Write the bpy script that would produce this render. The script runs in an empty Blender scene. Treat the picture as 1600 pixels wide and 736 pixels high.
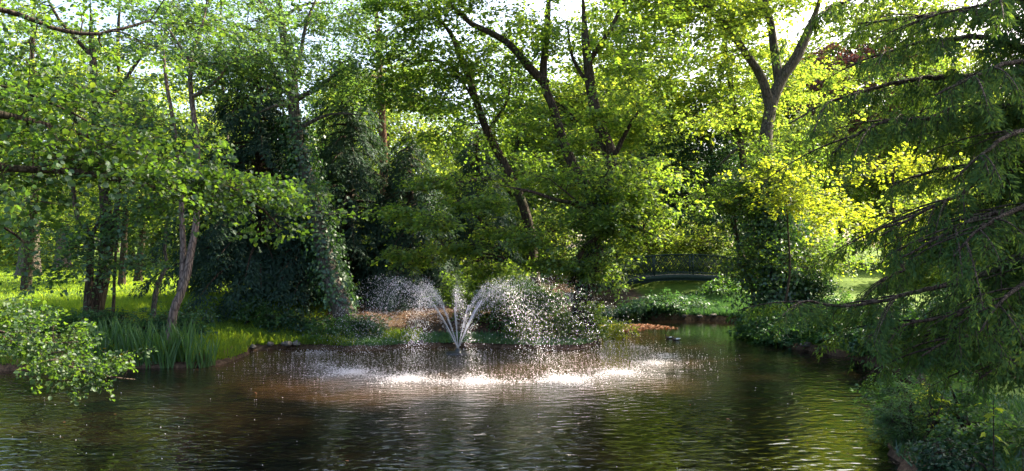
import bpy, bmesh, math
import numpy as np
from mathutils import Vector
R = math.radians
rng = np.random.default_rng(11)
scene = bpy.context.scene
COL = scene.collection

# ------------------------------------------------------------------ camera, sky, sun, exposure
FPX, CX, HY, EYE = 1200.0, 800.0, 395.0, 3.0
cam = bpy.data.cameras.new('camera'); cam_o = bpy.data.objects.new('camera', cam); COL.objects.link(cam_o)
cam_o.location = (0, 0, EYE); cam_o.rotation_euler = (R(90), 0, 0)
cam.sensor_width = 36; cam.lens = 36*FPX/1600; cam.shift_y = 27/1600
cam.clip_start = 0.05; cam.clip_end = 3000
scene.camera = cam_o

SUN_AZ, SUN_EL = R(55), R(38)          # azimuth clockwise from the view direction (+Y)
world = bpy.data.worlds.new('World'); scene.world = world; world.use_nodes = True
wn = world.node_tree.nodes; wn.clear()
sky = wn.new('ShaderNodeTexSky'); sky.sky_type = 'NISHITA'; sky.sun_disc = False
sky.sun_elevation = SUN_EL; sky.sun_rotation = SUN_AZ
sky.air_density = 0.8; sky.dust_density = 4.0; sky.ozone_density = 0.4
bg = wn.new('ShaderNodeBackground'); bg.inputs[1].default_value = 0.15
wo = wn.new('ShaderNodeOutputWorld')
world.node_tree.links.new(sky.outputs[0], bg.inputs[0]); world.node_tree.links.new(bg.outputs[0], wo.inputs[0])

sl = bpy.data.lights.new('sun', 'SUN'); sl.energy = 4.7; sl.angle = R(0.55); sl.color = (1.0, 0.88, 0.64)
so = bpy.data.objects.new('sun', sl); COL.objects.link(so); so.location = (30, 40, 60)
to_sun = Vector((math.sin(SUN_AZ)*math.cos(SUN_EL), math.cos(SUN_AZ)*math.cos(SUN_EL), math.sin(SUN_EL)))
so.rotation_euler = to_sun.to_track_quat('Z', 'Y').to_euler()

vs = scene.view_settings
scene.display_settings.display_device = 'sRGB'
vs.view_transform = 'Standard'; vs.look = 'None'; vs.gamma = 1.0; vs.exposure = 2.2; vs.use_curve_mapping = False
cy = scene.cycles
cy.max_bounces = 8; cy.diffuse_bounces = 4; cy.glossy_bounces = 3; cy.transmission_bounces = 5; cy.transparent_max_bounces = 4
cy.use_denoising = True; cy.caustics_reflective = False; cy.caustics_refractive = False
cy.sample_clamp_indirect = 6.0

# ------------------------------------------------------------------ materials
def new_mat(name):
    m = bpy.data.materials.new(name); m.use_nodes = True
    nt = m.node_tree; nt.nodes.clear()
    out = nt.nodes.new('ShaderNodeOutputMaterial')
    return m, nt, nt.nodes, nt.links, out

def ramp(nd, stops):
    r = nd.new('ShaderNodeValToRGB'); e = r.color_ramp.elements
    while len(e) < len(stops): e.new(0.5)
    for el, (p, c) in zip(e, stops): el.position = p; el.color = (*c, 1)
    return r

def leaf_mat(name, base, trans, mix=0.5, rough=0.4, gloss=0.05, var=0.35, yellow=None):
    """two sided leaf: diffuse + light coming through the blade + a weak waxy gloss; colour varies leaf by leaf and over metres"""
    m, nt, nd, lk, out = new_mat(name)
    geo = nd.new('ShaderNodeNewGeometry')
    tc = nd.new('ShaderNodeTexCoord')
    nz = nd.new('ShaderNodeTexNoise'); nz.inputs['Scale'].default_value = 0.45; nz.inputs['Detail'].default_value = 2
    lk.new(tc.outputs['Object'], nz.inputs['Vector'])
    mx = nd.new('ShaderNodeMath'); mx.operation = 'MULTIPLY_ADD'
    lk.new(geo.outputs['Random Per Island'], mx.inputs[0]); mx.inputs[1].default_value = 0.6
    mm = nd.new('ShaderNodeMath'); mm.operation = 'MULTIPLY'; lk.new(nz.outputs['Fac'], mm.inputs[0]); mm.inputs[1].default_value = 0.4
    lk.new(mm.outputs[0], mx.inputs[2])
    y = yellow or tuple(min(1, c*f) for c, f in zip(base, (1.7, 1.3, 0.9)))
    lo = tuple(c*(1-var) for c in base)
    r1 = ramp(nd, [(0.15, lo), (0.55, base), (0.9, y)])
    ty = tuple(min(1, c*f) for c, f in zip(trans, (1.65, 1.15, 0.8)))
    r2 = ramp(nd, [(0.15, tuple(c*(1-var) for c in trans)), (0.55, trans), (0.9, ty)])
    lk.new(mx.outputs[0], r1.inputs[0]); lk.new(mx.outputs[0], r2.inputs[0])
    d = nd.new('ShaderNodeBsdfDiffuse'); t = nd.new('ShaderNodeBsdfTranslucent'); g = nd.new('ShaderNodeBsdfGlossy')
    lk.new(r1.outputs[0], d.inputs[0]); lk.new(r2.outputs[0], t.inputs[0])
    g.inputs['Roughness'].default_value = rough+0.08; g.inputs[0].default_value = (0.9, 0.95, 1, 1)
    a = nd.new('ShaderNodeMixShader'); a.inputs[0].default_value = mix
    lk.new(d.outputs[0], a.inputs[1]); lk.new(t.outputs[0], a.inputs[2])
    b = nd.new('ShaderNodeMixShader'); b.inputs[0].default_value = gloss*0.6
    lk.new(a.outputs[0], b.inputs[1]); lk.new(g.outputs[0], b.inputs[2])
    lk.new(b.outputs[0], out.inputs[0])
    return m

def rough_mat(name, stops, scale=6, stretch=(1, 1, 1), bump=0.5, dist=0.02, rough=0.9, detail=6, spec=0.2, metallic=0.0):
    m, nt, nd, lk, out = new_mat(name)
    tc = nd.new('ShaderNodeTexCoord'); mp = nd.new('ShaderNodeMapping'); mp.inputs['Scale'].default_value = stretch
    lk.new(tc.outputs['Object'], mp.inputs[0])
    nz = nd.new('ShaderNodeTexNoise'); nz.inputs['Scale'].default_value = scale; nz.inputs['Detail'].default_value = detail
    nz.inputs['Roughness'].default_value = 0.65
    lk.new(mp.outputs[0], nz.inputs['Vector'])
    r = ramp(nd, stops); lk.new(nz.outputs['Fac'], r.inputs[0])
    p = nd.new('ShaderNodeBsdfPrincipled'); lk.new(r.outputs[0], p.inputs['Base Color'])
    p.inputs['Roughness'].default_value = rough; p.inputs['Specular IOR Level'].default_value = spec; p.inputs['Metallic'].default_value = metallic
    b = nd.new('ShaderNodeBump'); b.inputs['Strength'].default_value = bump; b.inputs['Distance'].default_value = dist
    lk.new(nz.outputs['Fac'], b.inputs['Height']); lk.new(b.outputs[0], p.inputs['Normal'])
    if name.endswith('bark'):     # furrows between plates of bark, and green algae in patches
        v = nd.new('ShaderNodeTexVoronoi'); v.feature = 'DISTANCE_TO_EDGE'; v.inputs['Scale'].default_value = scale*1.1
        lk.new(mp.outputs[0], v.inputs['Vector'])
        fr = nd.new('ShaderNodeMapRange'); lk.new(v.outputs['Distance'], fr.inputs[0]); fr.inputs[1].default_value = 0.0; fr.inputs[2].default_value = 0.16
        fr.inputs[3].default_value = 0.35; fr.inputs[4].default_value = 1.0
        n2 = nd.new('ShaderNodeTexNoise'); n2.inputs['Scale'].default_value = 1.3; n2.inputs['Detail'].default_value = 5; lk.new(tc.outputs['Object'], n2.inputs['Vector'])
        gm = nd.new('ShaderNodeMapRange'); lk.new(n2.outputs['Fac'], gm.inputs[0]); gm.inputs[1].default_value = 0.52; gm.inputs[2].default_value = 0.72; gm.inputs[4].default_value = 0.7
        m1 = nd.new('ShaderNodeMix'); m1.data_type = 'RGBA'; lk.new(gm.outputs[0], m1.inputs[0]); lk.new(r.outputs[0], m1.inputs[6]); m1.inputs[7].default_value = (0.06, 0.075, 0.03, 1)
        m2 = nd.new('ShaderNodeMix'); m2.data_type = 'RGBA'; m2.blend_type = 'MULTIPLY'; m2.inputs[0].default_value = 1.0
        lk.new(m1.outputs[2], m2.inputs[6]); lk.new(fr.outputs[0], m2.inputs[7]); lk.new(m2.outputs[2], p.inputs['Base Color'])
        b2 = nd.new('ShaderNodeBump'); b2.inputs['Strength'].default_value = 0.8; b2.inputs['Distance'].default_value = 0.03
        lk.new(fr.outputs[0], b2.inputs['Height']); lk.new(b.outputs[0], b2.inputs['Normal']); lk.new(b2.outputs[0], p.inputs['Normal'])
    lk.new(p.outputs[0], out.inputs[0])
    return m

M = {}
M['bark'] = rough_mat('dark_bark', [(0.3, (0.022, 0.016, 0.011)), (0.55, (0.07, 0.05, 0.035)), (0.75, (0.13, 0.10, 0.075))], 14, (1, 1, 0.18), 0.9, 0.03)
M['bark_pale'] = rough_mat('pale_bark', [(0.3, (0.07, 0.05, 0.04)), (0.55, (0.17, 0.125, 0.10)), (0.8, (0.27, 0.21, 0.17))], 10, (1, 1, 0.25), 0.7, 0.02)
M['bark_grey'] = rough_mat('grey_bark', [(0.3, (0.045, 0.04, 0.032)), (0.55, (0.12, 0.10, 0.08)), (0.8, (0.21, 0.18, 0.14))], 12, (1, 1, 0.2), 0.9, 0.03)
M['bark_red'] = rough_mat('reddish_bark', [(0.3, (0.06, 0.03, 0.02)), (0.6, (0.17, 0.085, 0.05)), (0.8, (0.24, 0.14, 0.09))], 14, (1, 1, 0.2), 0.8, 0.03)
#                    base (diffuse)           trans
M['alder'] = leaf_mat('alder_leaf', (0.042, 0.098, 0.027), (0.14, 0.28, 0.022), 0.5, 0.45, 0.045, 0.55, (0.085, 0.125, 0.022))
M['alder_b'] = leaf_mat('bank_alder_leaf', (0.042, 0.098, 0.040), (0.15, 0.29, 0.045), 0.5, 0.42, 0.05)
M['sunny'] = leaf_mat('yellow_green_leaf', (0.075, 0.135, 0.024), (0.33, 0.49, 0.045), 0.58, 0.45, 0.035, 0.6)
M['beech'] = leaf_mat('beech_leaf', (0.060, 0.125, 0.030), (0.30, 0.50, 0.040), 0.55, 0.42, 0.045, 0.6, (0.13, 0.15, 0.035))
M['maple'] = leaf_mat('maple_leaf', (0.052, 0.115, 0.028), (0.22, 0.39, 0.035), 0.55, 0.42, 0.04, 0.6)
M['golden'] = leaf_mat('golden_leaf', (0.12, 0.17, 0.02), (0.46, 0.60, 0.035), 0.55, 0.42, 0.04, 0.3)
M['ivy'] = leaf_mat('ivy_leaf', (0.028, 0.078, 0.024), (0.06, 0.16, 0.022), 0.3, 0.35, 0.07)
M['holly'] = leaf_mat('holly_leaf', (0.020, 0.062, 0.030), (0.05, 0.13, 0.03), 0.3, 0.35, 0.06)
M['conifer'] = leaf_mat('dark_conifer_needle', (0.022, 0.055, 0.035), (0.05, 0.11, 0.04), 0.3, 0.5, 0.03, 0.4)
M['hemlock'] = leaf_mat('near_conifer_needle', (0.042, 0.098, 0.027), (0.15, 0.27, 0.030), 0.42, 0.5, 0.015, 0.45)
M['copper'] = leaf_mat('copper_leaf', (0.07, 0.03, 0.03), (0.22, 0.08, 0.06), 0.5, 0.4, 0.05)
M['shrub'] = leaf_mat('shrub_leaf', (0.040, 0.105, 0.034), (0.12, 0.28, 0.03), 0.45, 0.42, 0.05)
M['laurel'] = leaf_mat('laurel_leaf', (0.032, 0.095, 0.038), (0.08, 0.20, 0.04), 0.4, 0.38, 0.06)
M['blade'] = leaf_mat('iris_blade', (0.055, 0.125, 0.034), (0.15, 0.30, 0.035), 0.4, 0.4, 0.05)
M['grass'] = leaf_mat('grass_blade', (0.085, 0.150, 0.020), (0.38, 0.58, 0.030), 0.5, 0.5, 0.02)
M['dry'] = leaf_mat('dry_grass_blade', (0.20, 0.15, 0.08), (0.25, 0.18, 0.08), 0.4, 0.6, 0.01)
M['petal'] = leaf_mat('yellow_petal', (0.75, 0.50, 0.02), (0.6, 0.4, 0.02), 0.3, 0.5, 0.02, 0.1, (0.8, 0.55, 0.03))
M['litter'] = leaf_mat('fallen_leaf', (0.16, 0.075, 0.04), (0.12, 0.05, 0.02), 0.2, 0.6, 0.02, 0.5, (0.30, 0.17, 0.10))
M['bridge'] = rough_mat('dark_green_iron_paint', [(0.3, (0.012, 0.024, 0.019)), (0.6, (0.021, 0.038, 0.031)), (0.8, (0.040, 0.058, 0.048))], 9, (1, 1, 1), 0.25, 0.004, 0.6, 4, 0.2)
M['deck'] = rough_mat('weathered_deck_timber', [(0.3, (0.06, 0.05, 0.04)), (0.7, (0.16, 0.14, 0.11))], 12, (6, 1, 1), 0.5, 0.01)
M['rock'] = rough_mat('bank_stone', [(0.3, (0.05, 0.045, 0.04)), (0.6, (0.16, 0.14, 0.12)), (0.8, (0.25, 0.23, 0.20))], 5, (1, 1, 1), 0.9, 0.03)
M['black'] = rough_mat('black_plastic', [(0.3, (0.012, 0.012, 0.013)), (0.8, (0.03, 0.03, 0.03))], 20, (1, 1, 1), 0.1, 0.002, 0.4, 2, 0.5)
M['post'] = rough_mat('grey_lamp_paint', [(0.3, (0.05, 0.055, 0.055)), (0.8, (0.10, 0.11, 0.11))], 20, (1, 1, 1), 0.1, 0.002, 0.5, 2, 0.4)
M['lampglass'] = rough_mat('frosted_lamp_glass', [(0.3, (0.42, 0.44, 0.44)), (0.8, (0.55, 0.56, 0.55))], 8, (1, 1, 1), 0.05, 0.001, 0.25, 2, 0.5)
M['duck_dark'] = rough_mat('brown_feathers', [(0.3, (0.04, 0.03, 0.025)), (0.7, (0.12, 0.09, 0.07))], 40, (1, 1, 1), 0.4, 0.004)
M['duck_white'] = rough_mat('pale_feathers', [(0.3, (0.55, 0.55, 0.54)), (0.7, (0.75, 0.75, 0.74))], 40, (1, 1, 1), 0.3, 0.004)
M['bill'] = rough_mat('yellow_bill', [(0.3, (0.30, 0.20, 0.04)), (0.7, (0.4, 0.28, 0.06))], 20)

def drop_mat():
    m, nt, nd, lk, out = new_mat('water_drop')
    d = nd.new('ShaderNodeBsdfDiffuse'); d.inputs[0].default_value = (0.88, 0.88, 0.92, 1)
    t = nd.new('ShaderNodeBsdfTranslucent'); t.inputs[0].default_value = (0.92, 0.90, 0.95, 1)
    g = nd.new('ShaderNodeBsdfGlossy'); g.inputs['Roughness'].default_value = 0.2
    a = nd.new('ShaderNodeMixShader'); a.inputs[0].default_value = 0.6
    b = nd.new('ShaderNodeMixShader'); b.inputs[0].default_value = 0.2
    lk.new(d.outputs[0], a.inputs[1]); lk.new(t.outputs[0], a.inputs[2]); lk.new(a.outputs[0], b.inputs[1]); lk.new(g.outputs[0], b.inputs[2])
    lk.new(b.outputs[0], out.inputs[0]); return m
M['drop'] = drop_mat()

FOUNT = np.array([-1.6, 22.8, 0.0])
def water_mat():
    m, nt, nd, lk, out = new_mat('pond_water')
    tc = nd.new('ShaderNodeTexCoord')
    def noise(scale, detail, sc=(1, 1, 1), rough=0.5):
        mp = nd.new('ShaderNodeMapping'); mp.inputs['Scale'].default_value = sc; lk.new(tc.outputs['Object'], mp.inputs[0])
        n = nd.new('ShaderNodeTexNoise'); n.inputs['Scale'].default_value = scale; n.inputs['Detail'].default_value = detail
        n.inputs['Roughness'].default_value = rough; lk.new(mp.outputs[0], n.inputs['Vector']); return n
    def math_(op, a, b=None, c=None):
        q = nd.new('ShaderNodeMath'); q.operation = op
        for i, v in enumerate((a, b, c)):
            if v is None: continue
            if isinstance(v, (int, float)): q.inputs[i].default_value = v
            else: lk.new(v, q.inputs[i])
        return q.outputs[0]
    # distance from the fountain drives how churned the surface is
    vm = nd.new('ShaderNodeVectorMath'); vm.operation = 'DISTANCE'; lk.new(tc.outputs['Object'], vm.inputs[0]); vm.inputs[1].default_value = tuple(FOUNT)
    dist = vm.outputs['Value']
    wob = noise(0.35, 2)
    dist2 = math_('ADD', dist, math_('MULTIPLY', wob.outputs['Fac'], 4.0))
    mr = nd.new('ShaderNodeMapRange'); lk.new(dist2, mr.inputs[0]); mr.inputs[1].default_value = 6.0; mr.inputs[2].default_value = 13.0
    mr.inputs[3].default_value = 1.0; mr.inputs[4].default_value = 0.0; mr.interpolation_type = 'SMOOTHSTEP'
    churn = mr.outputs[0]
    # expanding rings, broken up
    rings = math_('SINE', math_('ADD', math_('MULTIPLY', dist, 25.0), math_('MULTIPLY', noise(0.9, 3).outputs['Fac'], 22.0)))
    big = noise(2.0, 1.0, (0.75, 1.05, 1))
    mid = noise(5.2, 1.2, (0.7, 1.15, 1))
    fine = noise(17.0, 3)
    calm = nd.new('ShaderNodeMapRange'); calm.interpolation_type = 'SMOOTHSTEP'
    sx = nd.new('ShaderNodeSeparateXYZ'); lk.new(tc.outputs['Object'], sx.inputs[0])
    lk.new(sx.outputs['Y'], calm.inputs[0]); calm.inputs[1].default_value = 24.0; calm.inputs[2].default_value = 28.0
    calm.inputs[3].default_value = 1.0; calm.inputs[4].default_value = 0.3
    h = math_('MULTIPLY', math_('MULTIPLY', rings, noise(0.28, 2).outputs['Fac']), 0.055)
    h = math_('MULTIPLY_ADD', big.outputs['Fac'], 0.42, h)
    h = math_('MULTIPLY_ADD', mid.outputs['Fac'], 0.44, h)
    h = math_('MULTIPLY', h, calm.outputs[0])
    h = math_('ADD', h, math_('MULTIPLY', math_('MULTIPLY', fine.outputs['Fac'], 0.42), churn))
    bp = nd.new('ShaderNodeBump'); bp.inputs['Strength'].default_value = 1.0; bp.inputs['Distance'].default_value = 0.045
    lk.new(h, bp.inputs['Height'])
    murk = noise(0.5, 3)
    r = ramp(nd, [(0.42, (0.002, 0.0018, 0.0016)), (0.68, (0.009, 0.006, 0.003))]); lk.new(murk.outputs['Fac'], r.inputs[0])
    # sunlight on the murky water round the fountain, painted in as brown
    sunlit_murk = nd.new('ShaderNodeMapRange'); sunlit_murk.interpolation_type = 'SMOOTHSTEP'
    lk.new(math_('ADD', dist, math_('MULTIPLY', noise(0.45, 4).outputs['Fac'], 6.0)), sunlit_murk.inputs[0])
    sunlit_murk.inputs[1].default_value = 8.0; sunlit_murk.inputs[2].default_value = 11.5; sunlit_murk.inputs[3].default_value = 1.0; sunlit_murk.inputs[4].default_value = 0.0
    mxs = nd.new('ShaderNodeMix'); mxs.data_type = 'RGBA'; lk.new(sunlit_murk.outputs[0], mxs.inputs[0]); lk.new(r.outputs[0], mxs.inputs[6]); mxs.inputs[7].default_value = (0.042, 0.022, 0.009, 1)
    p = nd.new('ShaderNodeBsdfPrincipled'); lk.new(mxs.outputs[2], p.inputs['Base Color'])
    p.inputs['IOR'].default_value = 1.42; p.inputs['Roughness'].default_value = 0.03
    lk.new(bp.outputs[0], p.inputs['Normal']); lk.new(p.outputs[0], out.inputs[0]); return m
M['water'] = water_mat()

def ground_mat():
    m, nt, nd, lk, out = new_mat('park_ground')
    tc = nd.new('ShaderNodeTexCoord')
    def noise(s, d):
        n = nd.new('ShaderNodeTexNoise'); n.inputs['Scale'].default_value = s; n.inputs['Detail'].default_value = d; n.inputs['Roughness'].default_value = 0.7
        lk.new(tc.outputs['Object'], n.inputs['Vector']); return n
    n1 = noise(0.6, 6); n2 = noise(9, 5)
    g = ramp(nd, [(0.3, (0.045, 0.090, 0.014)), (0.55, (0.095, 0.150, 0.020)), (0.75, (0.150, 0.180, 0.030))]); lk.new(n1.outputs['Fac'], g.inputs[0])
    s = ramp(nd, [(0.3, (0.030, 0.020, 0.013)), (0.55, (0.085, 0.055, 0.035)), (0.75, (0.16, 0.11, 0.07))]); lk.new(n2.outputs['Fac'], s.inputs[0])
    at = nd.new('ShaderNodeAttribute'); at.attribute_name = 'soil'
    ad = nd.new('ShaderNodeMath'); ad.operation = 'MULTIPLY_ADD'; lk.new(n2.outputs['Fac'], ad.inputs[0]); ad.inputs[1].default_value = 0.5; lk.new(at.outputs['Fac'], ad.inputs[2])
    st = nd.new('ShaderNodeMapRange'); lk.new(ad.outputs[0], st.inputs[0]); st.inputs[1].default_value = 0.55; st.inputs[2].default_value = 0.85
    mx = nd.new('ShaderNodeMix'); mx.data_type = 'RGBA'; lk.new(st.outputs[0], mx.inputs[0]); lk.new(g.outputs[0], mx.inputs[6]); lk.new(s.outputs[0], mx.inputs[7])
    p = nd.new('ShaderNodeBsdfPrincipled'); p.inputs['Roughness'].default_value = 0.95; p.inputs['Specular IOR Level'].default_value = 0.1
    lk.new(mx.outputs[2], p.inputs['Base Color'])
    b = nd.new('ShaderNodeBump'); b.inputs['Strength'].default_value = 0.8; b.inputs['Distance'].default_value = 0.06
    lk.new(n2.outputs['Fac'], b.inputs['Height']); lk.new(b.outputs[0], p.inputs['Normal']); lk.new(p.outputs[0], out.inputs[0]); return m
M['ground'] = ground_mat()

# ------------------------------------------------------------------ mesh helpers
def P(px, py, Y):
    """the point at depth Y that a surveyed direction of the photograph points to"""
    return np.array([(px-CX)/FPX*Y, Y, EYE+(HY-py)/FPX*Y])

def raw_mesh(name, chunks, mat, smooth=False):
    """chunks: list of (verts (n,3), faces (m,k))"""
    chunks = [c for c in chunks if len(c[0]) and len(c[1])]
    me = bpy.data.meshes.new(name)
    if not chunks: return me
    V = np.concatenate([c[0] for c in chunks]).astype(np.float32)
    loops, tot, off = [], [], 0
    for v, f in chunks:
        f = np.asarray(f, dtype=np.int64)
        loops.append((f+off).ravel()); tot.append(np.full(len(f), f.shape[1], dtype=np.int32)); off += len(v)
    loops = np.concatenate(loops).astype(np.int32); tot = np.concatenate(tot)
    start = np.concatenate([[0], np.cumsum(tot)[:-1]]).astype(np.int32)
    me.vertices.add(len(V)); me.vertices.foreach_set('co', V.ravel())
    me.loops.add(len(loops)); me.loops.foreach_set('vertex_index', loops)
    me.polygons.add(len(tot)); me.polygons.foreach_set('loop_start', start)
    if smooth: me.polygons.foreach_set('use_smooth', np.ones(len(tot), dtype=bool))
    me.update(calc_edges=True)
    me.materials.append(mat)
    return me

def link(name, me, parent=None, loc=None):
    o = bpy.data.objects.new(name, me); COL.objects.link(o)
    if parent is not None: o.parent = parent
    if loc is not None: o.location = loc
    return o

def tag(o, label=None, cat=None, group=None, kind=None):
    if label: o['label'] = label
    if cat: o['category'] = cat
    if group: o['group'] = group
    if kind: o['kind'] = kind
    return o

def thing(name, label, cat, loc=(0, 0, 0), group=None):
    o = bpy.data.objects.new(name, None); COL.objects.link(o); o.location = tuple(float(v) for v in loc); o.empty_display_size = 0.2
    return tag(o, label, cat, group)

def part(name, chunks, mat, root, smooth=False, kind=None, label=None):
    """a child mesh of root, its vertices given in world coordinates"""
    base = np.array(root.location) if root.parent is None else np.array(root.location)+np.array(root.parent.location)
    ch = [(np.asarray(v)-base, f) for v, f in chunks]
    o = link(name, raw_mesh(name, ch, mat, smooth), root)
    return tag(o, label, None, None, kind)

def copy_tree(o, parent=None):
    c = o.copy(); COL.objects.link(c)
    if parent is not None: c.parent = parent
    for ch in [x for x in KIDS.get(o.name, [])]: copy_tree(ch, c)
    return c
KIDS = {}
def note_kids(root):
    for ch in root.children:
        KIDS.setdefault(root.name, []).append(ch); note_kids(ch)

def unit(v): return v/np.maximum(np.linalg.norm(v, axis=-1, keepdims=True), 1e-9)

def resample(pts, step):
    """a smooth curve (Catmull-Rom) through pts, sampled about every step metres"""
    pts = np.asarray(pts, float)
    if len(pts) == 2: pts = np.array([pts[0], (pts[0]+pts[1])/2, pts[1]])
    q = np.vstack([2*pts[0]-pts[1], pts, 2*pts[-1]-pts[-2]])
    out = []
    for i in range(1, len(q)-2):
        n = max(2, int(np.linalg.norm(q[i+1]-q[i])/step))
        t = np.linspace(0, 1, n, endpoint=False)[:, None]
        a, b, c, d = q[i-1], q[i], q[i+1], q[i+2]
        out.append(0.5*(2*b+(c-a)*t+(2*a-5*b+4*c-d)*t**2+(3*b-a-3*c+d)*t**3))
    out.append(q[-2][None]); return np.vstack(out)

def tube(pts, r, sides=8, lumpy=0.0):
    pts = np.asarray(pts, float); n = len(pts); r = np.broadcast_to(np.asarray(r, float), (n,))
    t = unit(np.gradient(pts, axis=0))
    ref = np.array([0.31, 0.87, 0.38]) if abs(t[:, 2]).mean() > 0.6 else np.array([0.1, 0.15, 1.0])
    a = unit(np.cross(t, ref)); b = np.cross(t, a)
    th = np.linspace(0, 2*np.pi, sides, endpoint=False)
    rr = r[:, None]*np.ones(sides)
    if lumpy: rr = rr*(1+lumpy*rng.standard_normal((n, sides))*0.5+lumpy*np.sin(th*3+rng.random()*6)[None])
    V = pts[:, None, :]+rr[..., None]*(np.cos(th)[None, :, None]*a[:, None, :]+np.sin(th)[None, :, None]*b[:, None, :])
    V = V.reshape(-1, 3)
    i = np.arange(n-1)[:, None]*sides; j = np.arange(sides)[None]; j2 = (j+1) % sides
    F = np.stack([i+j, i+j2, i+sides+j2, i+sides+j], -1).reshape(-1, 4)
    return V, F

def prisms(A, B, ra, rb):
    """thin three sided twigs from A to B, all at once"""
    n = len(A)
    if n == 0: return np.zeros((0, 3)), np.zeros((0, 4), int)
    t = unit(B-A); a = unit(np.cross(t, np.array([0.3, 0.2, 0.93]))); b = np.cross(t, a)
    V = np.zeros((n, 6, 3))
    for k in range(3):
        th = 2*np.pi*k/3; o = math.cos(th)*a+math.sin(th)*b
        V[:, k] = A+o*np.reshape(ra, (-1, 1)); V[:, 3+k] = B+o*np.reshape(rb, (-1, 1))
    f = np.array([[0, 1, 4, 3], [1, 2, 5, 4], [2, 0, 3, 5]])
    F = (np.arange(n)[:, None, None]*6+f[None]).reshape(-1, 4)
    return V.reshape(-1, 3), F

def box(c, s, rot=0.0):
    c = np.asarray(c, float); s = np.asarray(s, float)/2
    k = np.array([[-1, -1, -1], [1, -1, -1], [1, 1, -1], [-1, 1, -1], [-1, -1, 1], [1, -1, 1], [1, 1, 1], [-1, 1, 1]])*s
    cr, sr = math.cos(rot), math.sin(rot)
    k = np.stack([k[:, 0]*cr-k[:, 1]*sr, k[:, 0]*sr+k[:, 1]*cr, k[:, 2]], 1)
    return k+c, np.array([[3, 2, 1, 0], [4, 5, 6, 7], [0, 1, 5, 4], [1, 2, 6, 5], [2, 3, 7, 6], [3, 0, 4, 7]])

def leaves(Pt, D, N, L, W, kind='kite', fold=0.18, curl=0.12):
    """one blade per row: base point, direction, upper side, length, width"""
    n = len(Pt); D = unit(D); S = unit(np.cross(D, N)); N = np.cross(S, D)
    L = np.broadcast_to(np.asarray(L, float), (n,))[:, None]; W = np.broadcast_to(np.asarray(W, float), (n,))[:, None]
    if kind == 'kite':
        V = np.stack([Pt, Pt+D*L*0.45+S*W*0.5+N*W*fold, Pt+D*L-N*L*curl, Pt+D*L*0.45-S*W*0.5+N*W*fold], 1)
        F = np.arange(n*4).reshape(n, 4)
    elif kind == 'round':
        V = np.stack([Pt, Pt+D*L*0.28+S*W*0.42+N*W*fold, Pt+D*L*0.68+S*W*0.46+N*W*fold, Pt+D*L-N*L*curl,
                      Pt+D*L*0.68-S*W*0.46+N*W*fold, Pt+D*L*0.28-S*W*0.42+N*W*fold], 1)
        i = np.arange(n)[:, None]*6
        F = np.concatenate([i+np.array([[0, 1, 2, 3]]), i+np.array([[0, 3, 4, 5]])], 0)
    elif kind == 'tri':
        V = np.stack([Pt-S*W*0.5, Pt+S*W*0.5, Pt+D*L], 1); F = np.arange(n*3).reshape(n, 3)
    return V.reshape(-1, 3), F

def sprays(O, D, N, ell, k, L, W, width=0.45, droop=0.25, tilt=0.45, kind='kite', thick=0.10):
    """k leaves spread over a flat fan of twigs that starts at each O and points along D (plate normal N)"""
    n = len(O); D = unit(D); S = unit(np.cross(D, N)); N = np.cross(S, D)
    ell = np.broadcast_to(np.asarray(ell, float), (n,))
    t = rng.random((n, k))**0.8
    sgn = np.where(np.arange(k) % 2, 1.0, -1.0)[None]
    u = rng.random((n, k))
    lat = sgn*u*width*(1.05-t**1.6)
    e = ell[:, None]
    pos = O[:, None]+D[:, None]*(e*t)[..., None]+S[:, None]*(lat*e)[..., None]+N[:, None]*(rng.standard_normal((n, k))*thick*e)[..., None]
    pos[..., 2] -= droop*e*(t**2+0.8*np.abs(lat))
    ld = D[:, None]*(0.55+0.3*rng.random((n, k)))[..., None]+S[:, None]*(sgn*(0.35+0.6*u))[..., None]+rng.standard_normal((n, k, 3))*0.30
    ld[..., 2] -= droop*0.7
    ln = N[:, None]+rng.standard_normal((n, k, 3))*tilt
    sz = (0.48+0.85*rng.random((n, k))).ravel()
    return leaves(pos.reshape(-1, 3), ld.reshape(-1, 3), ln.reshape(-1, 3), L*sz, W*sz, kind)

def blob_points(c, r, n, shell=0.35):
    """n points in an ellipsoid, more of them towards its skin"""
    d = unit(rng.standard_normal((n, 3))); q = rng.random((n, 1))**shell
    return np.asarray(c)+d*q*np.asarray(r)

def line_points(pts, n, sh, sz, lo=0.15, dz=0.0):
    c = resample(pts, 0.2); s = np.linspace(0, 1, len(c))
    i = np.clip((lo+(1-lo)*rng.random(n)**0.8)*(len(c)-1), 0, len(c)-1).astype(int)
    return c[i]+rng.standard_normal((n, 3))*np.array([sh, sh, sz])+np.array([0, 0, dz])

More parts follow.
